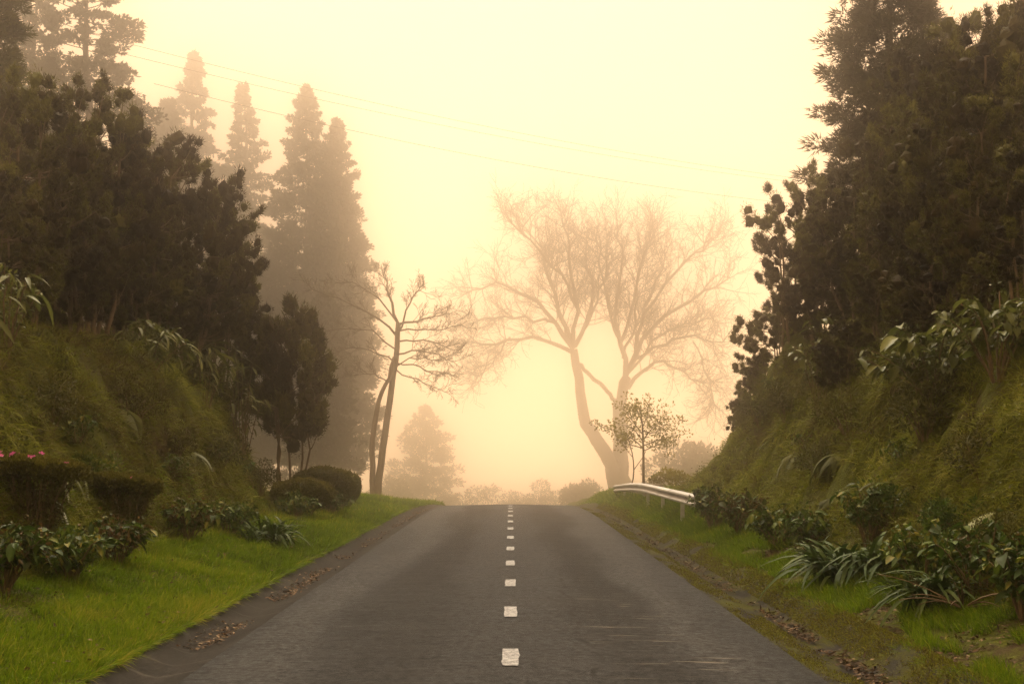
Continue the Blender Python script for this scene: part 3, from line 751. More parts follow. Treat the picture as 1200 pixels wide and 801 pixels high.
# misty bushes beyond the crest
def misty(label, px, top, Y, wpx, seed, hgt=None, lobes=14, n=2600, name='misty_bush'):
    rng = np.random.default_rng(seed); x = (px - HX) / FPX * Y; z0 = float(gz(x, Y)) - .3
    H = EYE + (HY - top) / FPX * Y - z0; R = wpx / FPX * Y
    t = thing(name, label, 'bush', (x, Y, z0), 0, (1, 1, 1), 'bushes fading in the fog beyond the crest')
    cr, tr = MB(), MB()
    u = rng.uniform(-1, 1, lobes); dpt = rng.uniform(-1, 1, lobes) * .5
    hh = np.sqrt(np.clip(1 - u * u, .05, 1)) * rng.uniform(.35, .78, lobes)
    cen = np.stack([u * R * .8, dpt * R, hh * H], 1); rad = np.full(lobes, min(R, H) * .34) * rng.uniform(.7, 1.2, lobes)
    for c in cen: tube(tr, bez(np.array([c[0] * .2, c[1] * .2, -.2]), np.array([c[0] * .6, c[1] * .6, c[2] * .4]), c, 5), np.linspace(.10, .03, 5), 5)
    leafy_crown(cr, rng, cen, rad, n, min(R, H) * .085 + .06, .45)
    link('trunk', tr.mesh('bush_trunk', M_bark), t); link('crown', cr.mesh('bush_crown', M_conifer, False), t)
misty('broad hazy thicket right of the huge bare tree', 800, 512, 180, 62, 61, lobes=26, n=7000)
misty('hazy thicket hugging the right bank far behind the guard rail', 852, 535, 160, 42, 62, lobes=18, n=4000)
misty('low hazy bush at the foot of the huge bare tree', 690, 560, 190, 40, 63, lobes=16, n=3500)
misty('round misty bush straight above the road crest', 637, 558, 250, 28, 64, lobes=12, n=2600)
misty('thin misty scrub between the lone cone tree and the road line', 572, 566, 260, 38, 65, lobes=14, n=1200)
misty('faint bush left of the lone misty cone tree', 455, 556, 240, 34, 66, lobes=12, n=2600)
misty('faint low scrub under the road line at the crest', 605, 574, 265, 30, 67, lobes=12, n=1800)
def green_bush():
    Y = 42.; rng = np.random.default_rng(68); base = P(787, 590, Y); base[2] = float(gz(base[0], Y)) - .05
    t = thing('bush', 'small light green rounded bush behind the crash barrier', 'bush', base)
    cr, tr = MB(), MB()
    cen = np.array([[-.35, 0, .42], [.05, .1, .50], [.38, 0, .36], [.0, -.2, .35], [-.15, .1, .55], [.22, -.1, .48], [-.5, 0, .3], [.52, .1, .28]])
    for c in cen: tube(tr, bez(c * np.array([.2, .2, 0]), c * np.array([.6, .6, .5]), c, 4), np.linspace(.015, .006, 4), 4)
    leafy_crown(cr, rng, cen, np.full(8, .2), 1700, .07, .55, .8, .6)
    link('stems', tr.mesh('bush_stems', M_stem), t); link('crown', cr.mesh('bush_crown', M_sapling, False), t)
green_bush()

# ------------------------------------------------------------------ overhead wires
def wire(a, b, label):
    n = 40; t = np.linspace(0, 1, n)[:, None]; q = a * (1 - t) + b * t
    q[:, 2] -= 1.2 * (4 * t[:, 0] * (1 - t[:, 0]))
    mb = MB(); base = q[0].copy(); tube(mb, q - base, .017, 5)
    o = link('overhead_wire', mb.mesh('overhead_wire', M_cable), None, base)
    o['label'] = label; o['category'] = 'wire'; o['group'] = 'overhead wires crossing the foggy sky'
wire(P(100, 38, 100), P(1010, 218, 130), 'uppermost overhead wire slanting across the foggy sky')
wire(P(100, 52, 100), P(1010, 222, 132), 'middle overhead wire slanting across the foggy sky')
wire(P(180, 98, 97), P(1010, 246, 126), 'lowest overhead wire slanting across the foggy sky')

# ------------------------------------------------------------------ crash barrier and concrete block
def barrier():
    ys_ = np.concatenate([np.linspace(25.0, 46, 48), np.linspace(46.4, 48.6, 7)])
    xs_ = 3.35 + .12 * smooth(38, 46, ys_) + .55 * smooth(46, 49, ys_) ** 1.5
    zs_ = road_z(ys_) + .06 + .60 - .12 * smooth(34, 47, ys_) - .20 * smooth(46.2, 48.8, ys_)
    base = np.array([3.35, 24., float(gz(3.35, 24.))])
    t = thing('crash_barrier', 'grey galvanised crash barrier curving along the grass verge', 'guard rail', base)
    prof = np.array([1, .74]) * np.array([(.00, .155), (-.028, .148), (-.080, .115), (-.083, .075), (-.030, .020), (-.012, 0), (-.030, -.020), (-.083, -.075), (-.080, -.115), (-.028, -.148), (.0, -.155)])
    full = np.concatenate([prof, prof[::-1] + np.array([.012, 0])])
    tx = np.gradient(xs_) / np.gradient(ys_)
    n = len(ys_); m = len(full)
    X = xs_[:, None] + full[None, :, 0]; Yv = ys_[:, None] + (-tx[:, None]) * full[None, :, 0]; Z = zs_[:, None] + full[None, :, 1]
    i = np.arange(n - 1)[:, None]; j = np.arange(m)[None]
    f = np.stack([i * m + j, i * m + (j + 1) % m, (i + 1) * m + (j + 1) % m, (i + 1) * m + j], -1).reshape(-1, 4)
    mb = MB(); mb.add(np.stack([X, Yv, Z], -1).reshape(-1, 3) - base, f)
    link('rail', mb.mesh('rail', M_steel, False), t)
    pm = MB(); bx = np.array([(x, y, z) for z in (-.75, .12) for y in (-.04, .04) for x in (-.035, .035)])
    bf = np.array([(0, 1, 3, 2), (4, 6, 7, 5), (0, 4, 5, 1), (1, 5, 7, 3), (3, 7, 6, 2), (2, 6, 4, 0)])
    pm.add(bx, bf); me = pm.mesh('post', M_steel, False)
    bolt = MB(); blobs(bolt, np.array([[0, 0, 0.]]), np.array([.016]), np.array([[1., 0, 0]]), np.array([.01]), .5, ICO1); bme = bolt.mesh('bolt', M_steel)
    for y in (28.0, 31.6, 35.0, 43.2, 47.2):
        x = float(np.interp(y, ys_, xs_)); z = float(np.interp(y, ys_, zs_))
        po = link('post', me, t, np.array([x + .075, y, z]) - base)
        link('bolt', bme, po, (-.095, 0, 0))
    # joints where two rail lengths overlap
    for y in (29.2, 37.0, 44.6):
        x = float(np.interp(y, ys_, xs_)); z = float(np.interp(y, ys_, zs_))
        jm = MB(); yy = np.array([-.16, .16])
        pp = prof + np.array([-.004, 0]); v = np.concatenate([np.stack([pp[:, 0], np.full(len(pp), q), pp[:, 1]], 1) for q in yy]); k = np.arange(len(pp) - 1); L = len(pp)
        jm.add(v, np.stack([k, k + 1, k + 1 + L, k + L], 1)); link('joint_plate', jm.mesh('joint_plate', M_steel, False), t, np.array([x, y, z + .07 / 100]) - base)
barrier()
def block():
    base = np.array([3.62, 38.2, float(gz(3.62, 38.2)) - .15])
    t = thing('concrete_wall', 'low weathered concrete wall under the crash barrier', 'wall', base)
    def bxm(name, x0, x1, y0, y1, z0, z1):
        v = []
        for (z, ins) in ((z0, 0), (z1 - .03, 0), (z1, .025)):
            v += [(x0 + ins, y0 + ins, z), (x1 - ins, y0 + ins, z), (x1 - ins, y1 - ins, z), (x0 + ins, y1 - ins, z)]
        f = [(0, 3, 2, 1), (8, 9, 10, 11)] + [(k + a, k + (a + 1) % 4, k + 4 + (a + 1) % 4, k + 4 + a) for k in (0, 4) for a in range(4)]
        mb = MB(); mb.add(np.array(v), np.array(f)); return mb.mesh(name, M_concrete, False)
    link('pier', bxm('pier', -.05, .42, -1.0, -.1, 0, .52), t)
    link('low_wall', bxm('low_wall', .02, .30, -.098, 7.2, 0, .50), t)
block()

# ------------------------------------------------------------------ lawn, bank grass, herbs, litter
def sample_y(n, a, b, rng, pw=1.6):
    u = rng.uniform(0, 1, n); e = 1 - pw
    return (a ** e + u * (b ** e - a ** e)) ** (1 / e)

def lawn():
    rng = np.random.default_rng(71); mb = MB()
    n = 190000
    y = sample_y(n, 7.5, 60, rng, 1.5); u = rng.uniform(0, 1, n)
    x = -(LE - .06 + u * (2.4 + np.where(y > 33, 7, 0) * rng.uniform(0, 1, n)))
    bare = fbm(x * 1.4 + 3, y * .9, 21)
    m_ = n // 2; src = rng.integers(0, n, m_ // 9); rep = np.resize(np.repeat(src, 9), m_)
    y[:m_] = y[rep] + rng.normal(size=m_) * .025; x[:m_] = np.minimum(x[rep] + rng.normal(size=m_) * .025, -LE + .06)
    tuf = np.zeros(n); tuf[:m_] = rng.uniform(.0, .9, n)[rep]
    bare = fbm(x * 1.4 + 3, y * .9, 21)
    keep = (bare > .30) | (rng.uniform(0, 1, n) < .25)
    keep &= ~((x < -3.9) & (y < 12.5) & (rng.uniform(0, 1, n) < .8) & (fbm(x * 3, y * 3, 9) > .38))
    x, y, tuf = x[keep], y[keep], tuf[keep]; n = len(x)
    nn = gnorm(x, y); p = np.stack([x, y, gz(x, y) - .01], 1)
    cl = fbm(x * 2.2, y * 1.6, 31); cl2 = fbm(x * .7, y * .5, 33)
    d = nn * .7 + np.array([.10, 0, .6]) + rng.normal(size=(n, 3)) * .38
    edge = np.clip((-x - LE) / .25, 0, 1)
    d[:, 0] += (1 - edge) * .45
    L = (.030 + .075 * cl + .06 * tuf) * rng.uniform(.6, 1.3, n) * (1 + .012 * y)
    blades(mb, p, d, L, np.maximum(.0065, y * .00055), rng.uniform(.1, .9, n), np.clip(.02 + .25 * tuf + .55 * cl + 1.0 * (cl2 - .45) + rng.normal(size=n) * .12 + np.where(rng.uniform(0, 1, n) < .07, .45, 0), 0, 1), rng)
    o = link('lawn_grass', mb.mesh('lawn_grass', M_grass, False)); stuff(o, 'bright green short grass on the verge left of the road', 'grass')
    # right verge
    mb = MB(); n = 90000
    y = sample_y(n, 7.5, 60, rng, 1.4); u = rng.uniform(0, 1, n); x = RE - .03 + u * (1.25 + np.where(y > 34, 4, 0) * rng.uniform(0, 1, n))
    bare = fbm(x * 1.6 + 9, y * .8 + 4, 22); thr = .46 - .18 * smooth(17, 25, y)
    keep = bare > thr
    x, y = x[keep], y[keep]; n = len(x); p = np.stack([x, y, gz(x, y) - .01], 1); nn = gnorm(x, y)
    cl = fbm(x * 2.2, y * 1.6, 35)
    d = nn * .7 + np.array([-.1, 0, .6]) + rng.normal(size=(n, 3)) * .4; d[:, 0] -= np.clip(1 - (x - RE) / .25, 0, 1) * .4
    L = (.04 + .11 * cl) * rng.uniform(.6, 1.3, n) * (1 + .010 * y)
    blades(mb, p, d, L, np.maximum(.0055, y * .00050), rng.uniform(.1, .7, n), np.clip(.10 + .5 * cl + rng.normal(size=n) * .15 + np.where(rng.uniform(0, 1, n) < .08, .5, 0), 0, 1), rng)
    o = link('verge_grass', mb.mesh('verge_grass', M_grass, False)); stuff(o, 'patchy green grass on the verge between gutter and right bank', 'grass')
lawn()
def gutter_moss():
    rng = np.random.default_rng(77); mb = MB(); n = 90000
    px_ = np.array([2.08, 2.2, 2.36, 2.52, 2.60, 2.68, 2.78, 2.90, 2.98, 3.06]); pz_ = np.array([-.052, -.062, -.080, -.115, -.125, -.11, -.05, .03, .06, .06])
    y = sample_y(n, 7.5, 45, rng, 1.4); x = np.where(rng.uniform(0, 1, n) < .55, rng.uniform(2.72, 3.08, n), rng.uniform(2.12, 2.50, n))
    k = fbm(x * 3.5, y * 1.1, 55) > np.where(x > 2.6, .36, .50) + rng.normal(size=n) * .06; x, y = x[k], y[k]; n = len(x)
    p = np.stack([x, y, road_z(y) + np.interp(x, px_, pz_)], 1)
    d = np.array([-.25, 0, .8]) + rng.normal(size=(n, 3)) * .5; big = np.where((x > 2.8) & (rng.uniform(0, 1, n) < .25), 2.6, 1)
    blades(mb, p, d, rng.uniform(.008, .022, n) * big, np.maximum(.006, y * .0006), rng.uniform(.1, .9, n), np.clip(.35 + rng.normal(size=n) * .2, 0, 1), rng)
    o = link('moss', mb.mesh('moss', M_bank, False)); stuff(o, 'yellow green moss creeping over the right gutter and its lip', 'moss')
gutter_moss()

def bank(sgn, x0, x1, ymax, seed, name, label, n=250000):
    rng = np.random.default_rng(seed); mb = MB()
    y = sample_y(n, 8.5 if sgn > 0 else 9.5, ymax, rng, 1.25); x = sgn * rng.uniform(x0, x1, n)
    pt = fbm(x * 1.3 + 2, y * .8 + gz(x, y) * .9, seed + 1); keep = rng.uniform(0, 1, n) < smooth(.30, .50, pt) * .9 + .12
    x, y, pt = x[keep], y[keep], pt[keep]; n = len(x)
    nt_ = n // 14; rep = np.repeat(np.arange(nt_), 14); x = x[rep]; y = y[rep]; n = len(x)
    big = rng.uniform(0, 1, nt_)[rep] ** 2; ttn = (rng.normal(size=nt_) * .15)[rep]
    x = x + rng.normal(size=n) * .022; y = y + rng.normal(size=n) * .03
    z = gz(x, y); p = np.stack([x, y, z - .01], 1); nn = gnorm(x, y)
    d = nn * .9 + np.array([0, 0, .25]) + rng.normal(size=(n, 3)) * .5
    cl = fbm(x * 2.5, y * 1.8 + z * 2, seed + 2); col = fbm(x * .8, y * .5 + z * .8, seed + 3)
    L = (.05 + .12 * cl ** 1.5 + .28 * big) * rng.uniform(.5, 1.4, n)
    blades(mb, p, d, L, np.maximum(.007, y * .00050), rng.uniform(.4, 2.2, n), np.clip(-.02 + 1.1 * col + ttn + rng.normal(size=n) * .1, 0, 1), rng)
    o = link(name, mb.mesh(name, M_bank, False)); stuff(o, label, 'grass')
bank(-1, 4.55, 7.6, 35, 81, 'bank_grass', 'tangled olive and green grass hanging on the bank left of the road')
bank(1, 3.95, 7.4, 38, 84, 'bank_grass', 'mossy tufts and dry grass clinging to the steep bank right of the road')

def herbs(sgn, x0, x1, ymax, seed, label, n=34000, size=.05):
    rng = np.random.default_rng(seed); mb = MB()
    nc = n // 12; y = sample_y(nc, 9, ymax, rng, 1.25); x = sgn * rng.uniform(x0, x1, nc)
    k = fbm(x * 1.1 + 5, y * .9, seed) > .47; x, y = x[k], y[k]; nc = len(x)
    c = np.stack([x, y, gz(x, y)], 1); nn = gnorm(x, y)
    ii = np.repeat(np.arange(nc), 12)
    d = nn[ii] * .6 + sphere_dirs(len(ii), rng) + np.array([0, 0, .2])
    p = c[ii] + nn[ii] * rng.uniform(.0, .12, (len(ii), 1)) + rng.normal(size=(len(ii), 3)) * .06
    tl = rng.uniform(.15, .8, nc)
    diamonds(mb, p, d, rng.uniform(.5, 1.3, len(ii)) * size, size * .5, tl[ii] + rng.normal(size=len(ii)) * .12, rng)
    o = link('ground_cover', mb.mesh('ground_cover', M_herb, False)); stuff(o, label, 'ground cover')
herbs(-1, 4.9, 7.8, 34, 91, 'small leafy weeds scattered over the bank left of the road')
herbs(1, 4.2, 7.6, 37, 94, 'small leafy weeds and seedlings scattered over the right bank', 42000)

def litter():
    rng = np.random.default_rng(101); mb = MB()
    def scat(x, y, z, s, flat=.25):
        n = len(x); d = rng.normal(size=(n, 3)) * np.array([1, 1, flat])
        diamonds(mb, np.stack([x, y, z], 1), d, rng.uniform(.5, 1.5, n) * s, s * .5, np.clip(rng.normal(.5, .28, n), 0, 1), rng, np.array([0, 0, 1.]) + rng.normal(size=(n, 3)) * .3)
    n = 4200; y = sample_y(n, 8, 40, rng, 1.3); x = 2.58 + rng.normal(size=n) * .055
    k = fbm(y * 1.7, x * 0, 8) > .42; x, y = x[k], y[k]; scat(x, y, road_z(y) - .105 + np.abs(x - 2.58) * .35 + .004, .045)
    n = 7000; y = sample_y(n, 8.5, 24, rng, 1.3); x = rng.uniform(3.05, 4.3, n); k = (fbm(x * 1.6 + 9, y * .8 + 4, 22) < .52) & (fbm(x * 2, y * 1.5, 14) > .45); x, y = x[k], y[k]
    scat(x, y, gz(x, y) + .01, .045)
    o = link('leaf_litter', mb.mesh('leaf_litter', M_litter, False)); stuff(o, 'brown fallen leaves in the right gutter and on bare soil above it', 'leaf litter')
    mb2 = mb; mb = MB()
    n = 2600; y = sample_y(n, 9, 46, rng, 1.02); x = -2.54 + rng.normal(size=n) * .075; k = fbm(y * 1.1 + 7, x * 0, 18) > .47; x, y = x[k], y[k]
    nn_ = len(x); d = rng.normal(size=(nn_, 3)) * np.array([1, 1, .2])
    diamonds(mb, np.stack([x, y, road_z(y) - .092 + np.abs(x + 2.55) * .3], 1), d, rng.uniform(.5, 1.5, nn_) * .045, .024, np.clip(rng.normal(.72, .28, nn_), 0, 1), rng, np.array([0, 0, 1.]) + rng.normal(size=(nn_, 3)) * .3)
    n = 900; y = rng.uniform(9.5, 13, n); x = rng.uniform(-4.9, -3.9, n)
    d = rng.normal(size=(n, 3)) * np.array([1, 1, .2]); diamonds(mb, np.stack([x, y, gz(x, y) + .01], 1), d, rng.uniform(.5, 1.5, n) * .04, .02, np.clip(rng.normal(.4, .2, n), 0, 1), rng, np.array([0, 0, 1.]) + rng.normal(size=(n, 3)) * .3)
    n = 500; y = sample_y(n, 9, 40, rng, 1.4); x = -rng.uniform(2.9, 4.7, n); d = rng.normal(size=(n, 3)) * np.array([1, 1, .3]); diamonds(mb, np.stack([x, y, gz(x, y) + .05], 1), d, rng.uniform(.5, 1.5, n) * .05, .028, np.clip(rng.normal(.6, .25, n), 0, 1), rng, np.array([0, 0, 1.]) + rng.normal(size=(n, 3)) * .4)
    o = link('leaf_litter', mb.mesh('leaf_litter', M_litter, False)); stuff(o, 'pale dry debris lying in the gutter along the lawn and on the grass', 'leaf litter')
litter()

# ------------------------------------------------------------------ leafy plants with separate leaves
def strap_leaf(seed, L, w, arch):
    """long arching leaf with a keel"""
    rng = np.random.default_rng(seed); n = 8; t = np.linspace(0, 1, n)
    x = L * (t * .75); z = L * (.85 * t - arch * t * t)
    wd = w * np.sin(np.clip(t * .92 + .08, 0, 1) * math.pi) ** .55; wd[-1] = .003
    sw = .12 * L * t * t * rng.normal()
    v = np.concatenate([np.stack([x, sw - wd / 2, z + wd * .18], 1), np.stack([x, sw, z], 1), np.stack([x, sw + wd / 2, z + wd * .18], 1)])
    k = np.arange(n - 1); f = np.concatenate([np.stack([k, k + 1, k + 1 + n, k + n], 1), np.stack([k + n, k + 1 + n, k + 1 + 2 * n, k + 2 * n], 1)])
    mb = MB(); mb.add(v, f, np.tile(np.linspace(.35, .7, n), 3)); return mb
def oval_leaf(seed, L, w, bend=.25):
    n = 6; t = np.linspace(0, 1, n)
    x = L * t; z = -bend * L * t * t
    wd = w * np.sin(np.clip(t * .93 + .05, 0, 1) * math.pi) ** .75; wd[0] = .004; wd[-1] = .003
    v = np.concatenate([np.stack([x, -wd / 2, z + wd * .22], 1), np.stack([x, 0 * x, z], 1), np.stack([x, wd / 2, z + wd * .22], 1)])
    k = np.arange(n - 1); f = np.concatenate([np.stack([k, k + 1, k + 1 + n, k + n], 1), np.stack([k + n, k + 1 + n, k + 1 + 2 * n, k + 2 * n], 1)])
    mb = MB(); mb.add(v, f, np.concatenate([np.full(n, .5), np.full(n, .68), np.full(n, .5)])); return mb
STRAP = [strap_leaf(s, L, .042, a).mesh('strap_leaf', M_strap) for s, L, a in ((1, .62, .72), (2, .72, 1.0), (3, .55, .55), (4, .68, 1.25))]
OVAL = [oval_leaf(s, L, w, b).mesh('oval_leaf', M_broad) for s, L, w, b in ((1, .125, .070, .3), (2, .15, .08, .5), (3, .10, .06, .15))]
PALE = [oval_leaf(s, L, w, b).mesh('pale_leaf', M_pale) for s, L, w, b in ((1, .20, .095, .35), (2, .24, .115, .5), (3, .16, .08, .2))]
GING = [oval_leaf(s, L, w, b).mesh('lance_leaf', M_pale) for s, L, w, b in ((1, .31, .062, .35), (2, .36, .070, .55), (3, .26, .055, .25))]

def agapanthus(px, py, Y, n, sc, seed, label, group):
    rng = np.random.default_rng(seed); x = (px - HX) / FPX * Y; z = float(gz(x, Y)) - .02
    t = thing('strap_leaf_plant', label, 'plant', (x, Y, z), rng.uniform(0, 6), (sc, sc, sc), group)
    for k in range(n):
        o = link('leaf', STRAP[rng.integers(4)], t, (rng.normal() * .09, rng.normal() * .09, 0))
        o.rotation_euler = (rng.normal() * .15, rng.uniform(-.75, .05), rng.uniform(0, 6.28)); s = rng.uniform(.7, 1.15); o.scale = (s, s, s)

def leafy_bush(name, px, Y, w, h, nstem, nleaf, leaves, seed, label, group, cat='bush', z_off=0, droop=.2, sc=1., x_abs=None, stem_r=.008):
    """stems fanning from a base, each carrying leaves; all leaves are objects"""
    rng = np.random.default_rng(seed); x = (px - HX) / FPX * Y; z = float(gz(x, Y)) - .03 + z_off
    t = thing(name, label, cat, (x, Y, z), 0, (1, 1, 1), group)
    sm = MB(); pos = []
    for k in range(nstem):
        az = k * 2.4 + rng.normal() * .3; r = w * math.sqrt((k + .5) / nstem) * .95; hh = h * rng.uniform(.75, 1.05) * (1 - .35 * (r / w) ** 2)
        e = np.array([math.cos(az) * r, math.sin(az) * r, hh]); b = np.array([math.cos(az) * .05, math.sin(az) * .05, 0])
        q = bez(b, b * .3 + e * np.array([.45, .45, .75]), e, 7) + rng.normal(size=(7, 3)) * .008
        tube(sm, q, np.linspace(stem_r * 1.4, stem_r * .6, 7), 5); pos.append((q, az))
    link('stems', sm.mesh('stems', M_stem), t)
    im = MB(); ni = nleaf * 6; si = rng.integers(0, nstem, ni); ti = rng.uniform(.35, 1, ni)
    qq = np.array([p_[0] for p_ in pos]); ip = np.clip((ti * 6).astype(int), 0, 5); fr = (ti * 6 - ip)[:, None]
    pp = qq[si, ip] * (1 - fr) + qq[si, ip + 1] * fr + rng.normal(size=(ni, 3)) * .05
    diamonds(im, pp, sphere_dirs(ni, rng) + np.array([0, 0, .1]), rng.uniform(.6, 1.2, ni) * .07 * sc, .036 * sc, np.clip(rng.normal(.4, .2, ni), 0, 1), rng)
    link('inner_leaves', im.mesh('inner_leaves', leaves[0].materials[0], False), t)['kind'] = 'stuff'
    for k in range(nleaf):
        q, az = pos[k % nstem]; tt = 1 - rng.uniform(0, 1) ** 1.6 * .62 if k >= nstem else 1.0
        i = min(int(tt * 6), 5); p = q[i] + (q[i + 1] - q[i]) * (tt * 6 - i)
        o = link('leaf', leaves[rng.integers(len(leaves))], t, p)
        o.rotation_euler = (rng.normal() * .3, droop + rng.uniform(-.55, .45), az + rng.normal() * 1.3 if tt < .98 else rng.uniform(0, 6.28))
        s = rng.uniform(.7, 1.2) * sc; o.scale = (s, s, s)
    return t

GA = 'strap-leaved plants along the right verge'
GB = 'leafy hydrangea-like bushes along the right verge'
agapanthus(988, 690, 15.0, 130, 1.35, 1, 'largest drooping strap-leaved clump in the middle of the right verge', GA)
agapanthus(1040, 690, 14.4, 80, 1.1, 2, 'strap-leaved clump touching the right side of the largest one', GA)
agapanthus(1100, 735, 12.0, 100, 1.05, 3, 'strap-leaved clump hanging lowest over the litter on the right verge', GA)
agapanthus(1062, 700, 13.2, 50, .75, 4, 'small strap-leaved tuft left of the lowest hanging clump', GA)
agapanthus(960, 660, 16.6, 30, .9, 5, 'small strap-leaved tuft behind the largest clump', GA)
for a in [
    (836, 25.0, .55, .74, 20, 120, 11, 'leafy green bush hiding the near end of the crash barrier'),
    (868, 23.0, .60, .62, 22, 120, 12, 'leafy bush second from the crash barrier'),
    (915, 19.5, .52, .56, 18, 95, 13, 'brown stemmed leafy bush midway along the right verge'),
    (948, 18.0, .40, .48, 14, 60, 18, 'low leafy bush just before the largest strap-leaved clump'),
    (1018, 16.4, .50, .72, 16, 80, 14, 'leafy bush rising behind the largest strap-leaved clump'),
    (1082, 12.9, .42, .66, 14, 74, 15, 'upright leafy bush above the lowest hanging strap leaves'),
    (1150, 11.8, .48, .62, 14, 64, 16, 'twiggy half bare leafy bush with tangled brown stems'),
    (1205, 10.6, .45, .60, 16, 90, 17, 'leafy bush cut by the right edge at the bottom'),
]: leafy_bush('leafy_bush', a[0], a[1], a[2], a[3] * 1.12, a[4], int(a[5] * 1.5), OVAL, a[6], a[7], GB, sc=1.0)
# loose dead stems
def twigs(px, Y, n, seed, label):
    rng = np.random.default_rng(seed); x = (px - HX) / FPX * Y; z = float(gz(x, Y))
    t = thing('dead_twigs', label, 'twigs', (x, Y, z))
    for k in range(n):
        mb = MB(); a = rng.uniform(0, 6.28); L = rng.uniform(.35, .7)
        e = np.array([math.cos(a) * L, math.sin(a) * L, rng.uniform(.05, .35)])
        tube(mb, bez(np.array([0, 0, .05]), e * .5 + np.array([0, 0, .12]), e, 6), np.linspace(.008, .003, 6), 4); link('twig', mb.mesh('twig', M_stem), t)
twigs(1128, 11.5, 16, 5, 'pale dead twigs sprawling between the last bushes on the right verge')

GL = 'leafy bushes along the top of the lawn'
for a in [
    (2, 12.2, .50, .62, 18, 110, 21, 'dark leafy bush cut by the left edge under the flat-topped azalea'),
    (82, 13.6, .48, .52, 16, 95, 22, 'leafy bush between the big flat-topped azalea and the lawn'),
    (135, 15.6, .45, .50, 16, 80, 23, 'leafy bush under the second flat-topped azalea'),
    (222, 19.5, .48, .55, 16, 85, 24, 'low leafy bush at the foot of the bank before the rounded hedges'),
    (270, 21.5, .50, .50, 16, 85, 25, 'broad low leafy bush next to the strap-leaved clump on the lawn'),
    (390, 31.5, .50, .55, 14, 60, 26, 'leafy bush at the road side of the clipped rounded hedges'),
    (345, 27.2, .50, .50, 14, 60, 27, 'leafy bush at the near foot of the clipped rounded hedge'),
]: leafy_bush('leafy_bush', a[0], a[1], a[2], a[3] * 1.12, a[4], int(a[5] * 1.4), OVAL, a[6], a[7], GL, sc=1.0)
agapanthus(318, 628, 21.5, 80, 1.2, 31, 'strap-leaved clump drooping onto the lawn left of the road', 'strap-leaved plants beside the lawn')
agapanthus(296, 620, 21.0, 30, .9, 32, 'small strap-leaved tuft beside the drooping clump on the lawn', 'strap-leaved plants beside the lawn')

# ginger-like clumps on the left bank top and the pale big-leaved shrubs on the right
GG = 'pale leafy clumps under the tree heaths'
def ginger(px, Y, zpx, w, h, ns, nl, seed, label, leaves=GING, lean=0., sc=1., nm='ginger_plant'):
    x = (px - HX) / FPX * Y; top = EYE + (HY - zpx) / FPX * Y + h
    leafy_bush(nm, px, Y, w, max(h, top - float(gz(x, Y))), ns, nl, leaves, seed, label, GG, 'plant', 0, .30, sc, stem_r=.010)
ginger(172, 23.6, 440, .85, .95, 20, 190, 41, 'large clump of long glossy leaves on the bank left of the road')
ginger(238, 27.5, 440, .7, .80, 16, 120, 42, 'clump of long leaves below the domed heath on the lawn bank')
ginger(284, 31.0, 455, .6, .85, 12, 80, 43, 'smaller pale leafy clump at the far end of the lawn bank')
ginger(4, 16.8, 385, .5, .9, 10, 50, 44, 'leafy clump at the left edge beneath the heaths')
ginger(1095, 17.0, 445, 1.0, .75, 24, 230, 45, 'pale big-leaved shrub spreading over the middle of the right bank', PALE, sc=1.05, nm='broad_leaf_shrub')
ginger(1170, 15.2, 405, .75, .75, 14, 110, 46, 'pale big-leaved shrub nearest the right edge', PALE, nm='broad_leaf_shrub')
ginger(962, 24.0, 425, .60, .85, 14, 100, 47, 'narrow pale leafy shrub on the far part of the right bank', PALE, sc=.85, nm='broad_leaf_shrub')

GW = 'weeds growing on the earth banks'
for a in [(884, 31.5, 550, .35, .35, 8, 40, 71, 'tufty weed on the far edge of the right bank above the guard rail'), (905, 29.5, 505, .4, .4, 8, 40, 72, 'weed under the small dark heath on the right bank edge'),
          (1010, 17.5, 560, .40, .35, 8, 44, 73, 'leafy weed halfway up the right bank above the strap leaves'), (1140, 13.5, 560, .40, .35, 8, 44, 74, 'leafy weed on the right bank nearest the right edge'),
          (1060, 17.5, 480, .45, .4, 9, 50, 75, 'leafy weed below the pale big-leaved shrub on the right bank'), (945, 23.0, 560, .35, .3, 7, 34, 76, 'small weed in the middle of the right bank slope'),
          (200, 21.5, 520, .40, .35, 8, 40, 77, 'leafy weed in the middle of the lawn bank'), (90, 18.0, 480, .40, .35, 8, 40, 78, 'leafy weed on the lawn bank near the left edge'),
          (285, 28.0, 530, .40, .35, 8, 40, 79, 'brownish weed on the lawn bank below the lone heath')]:
    leafy_bush('weed', a[0], a[1], a[3], a[4], a[5], a[6], OVAL, a[7], a[8], GW, 'plant', 0, .3, .75, stem_r=.006)

def low_shrub_pair(seed, mat, leaf, n):
    rng = np.random.default_rng(seed); cr, tr = MB(), MB(); m = 11
    a = rng.uniform(0, 6.283, m); r = np.sqrt(rng.uniform(0, 1, m)) * .42
    cen = np.stack([np.cos(a) * r, np.sin(a) * r, rng.uniform(.15, .62, m) * (1.15 - r)], 1); rad = rng.uniform(.10, .24, m)
    for c in cen: tube(tr, bez(np.array([c[0] * .15, c[1] * .15, -.15]), c * np.array([.5, .5, .6]), c, 5), np.linspace(.014, .005, 5), 4)
    leafy_crown(cr, rng, cen, rad, n, leaf, .42, .85, .5)
    k = 60; d = sphere_dirs(k, rng); d[:, 2] = np.abs(d[:, 2]); ii = rng.integers(0, m, k); blades(cr, cen[ii], d + np.array([0, 0, .5]), rng.uniform(.2, .45, k), .012, rng.uniform(.1, .8, k), .6, rng)
    return tr.mesh('shrub_stems', M_stem), cr.mesh('shrub_crown', mat, False)
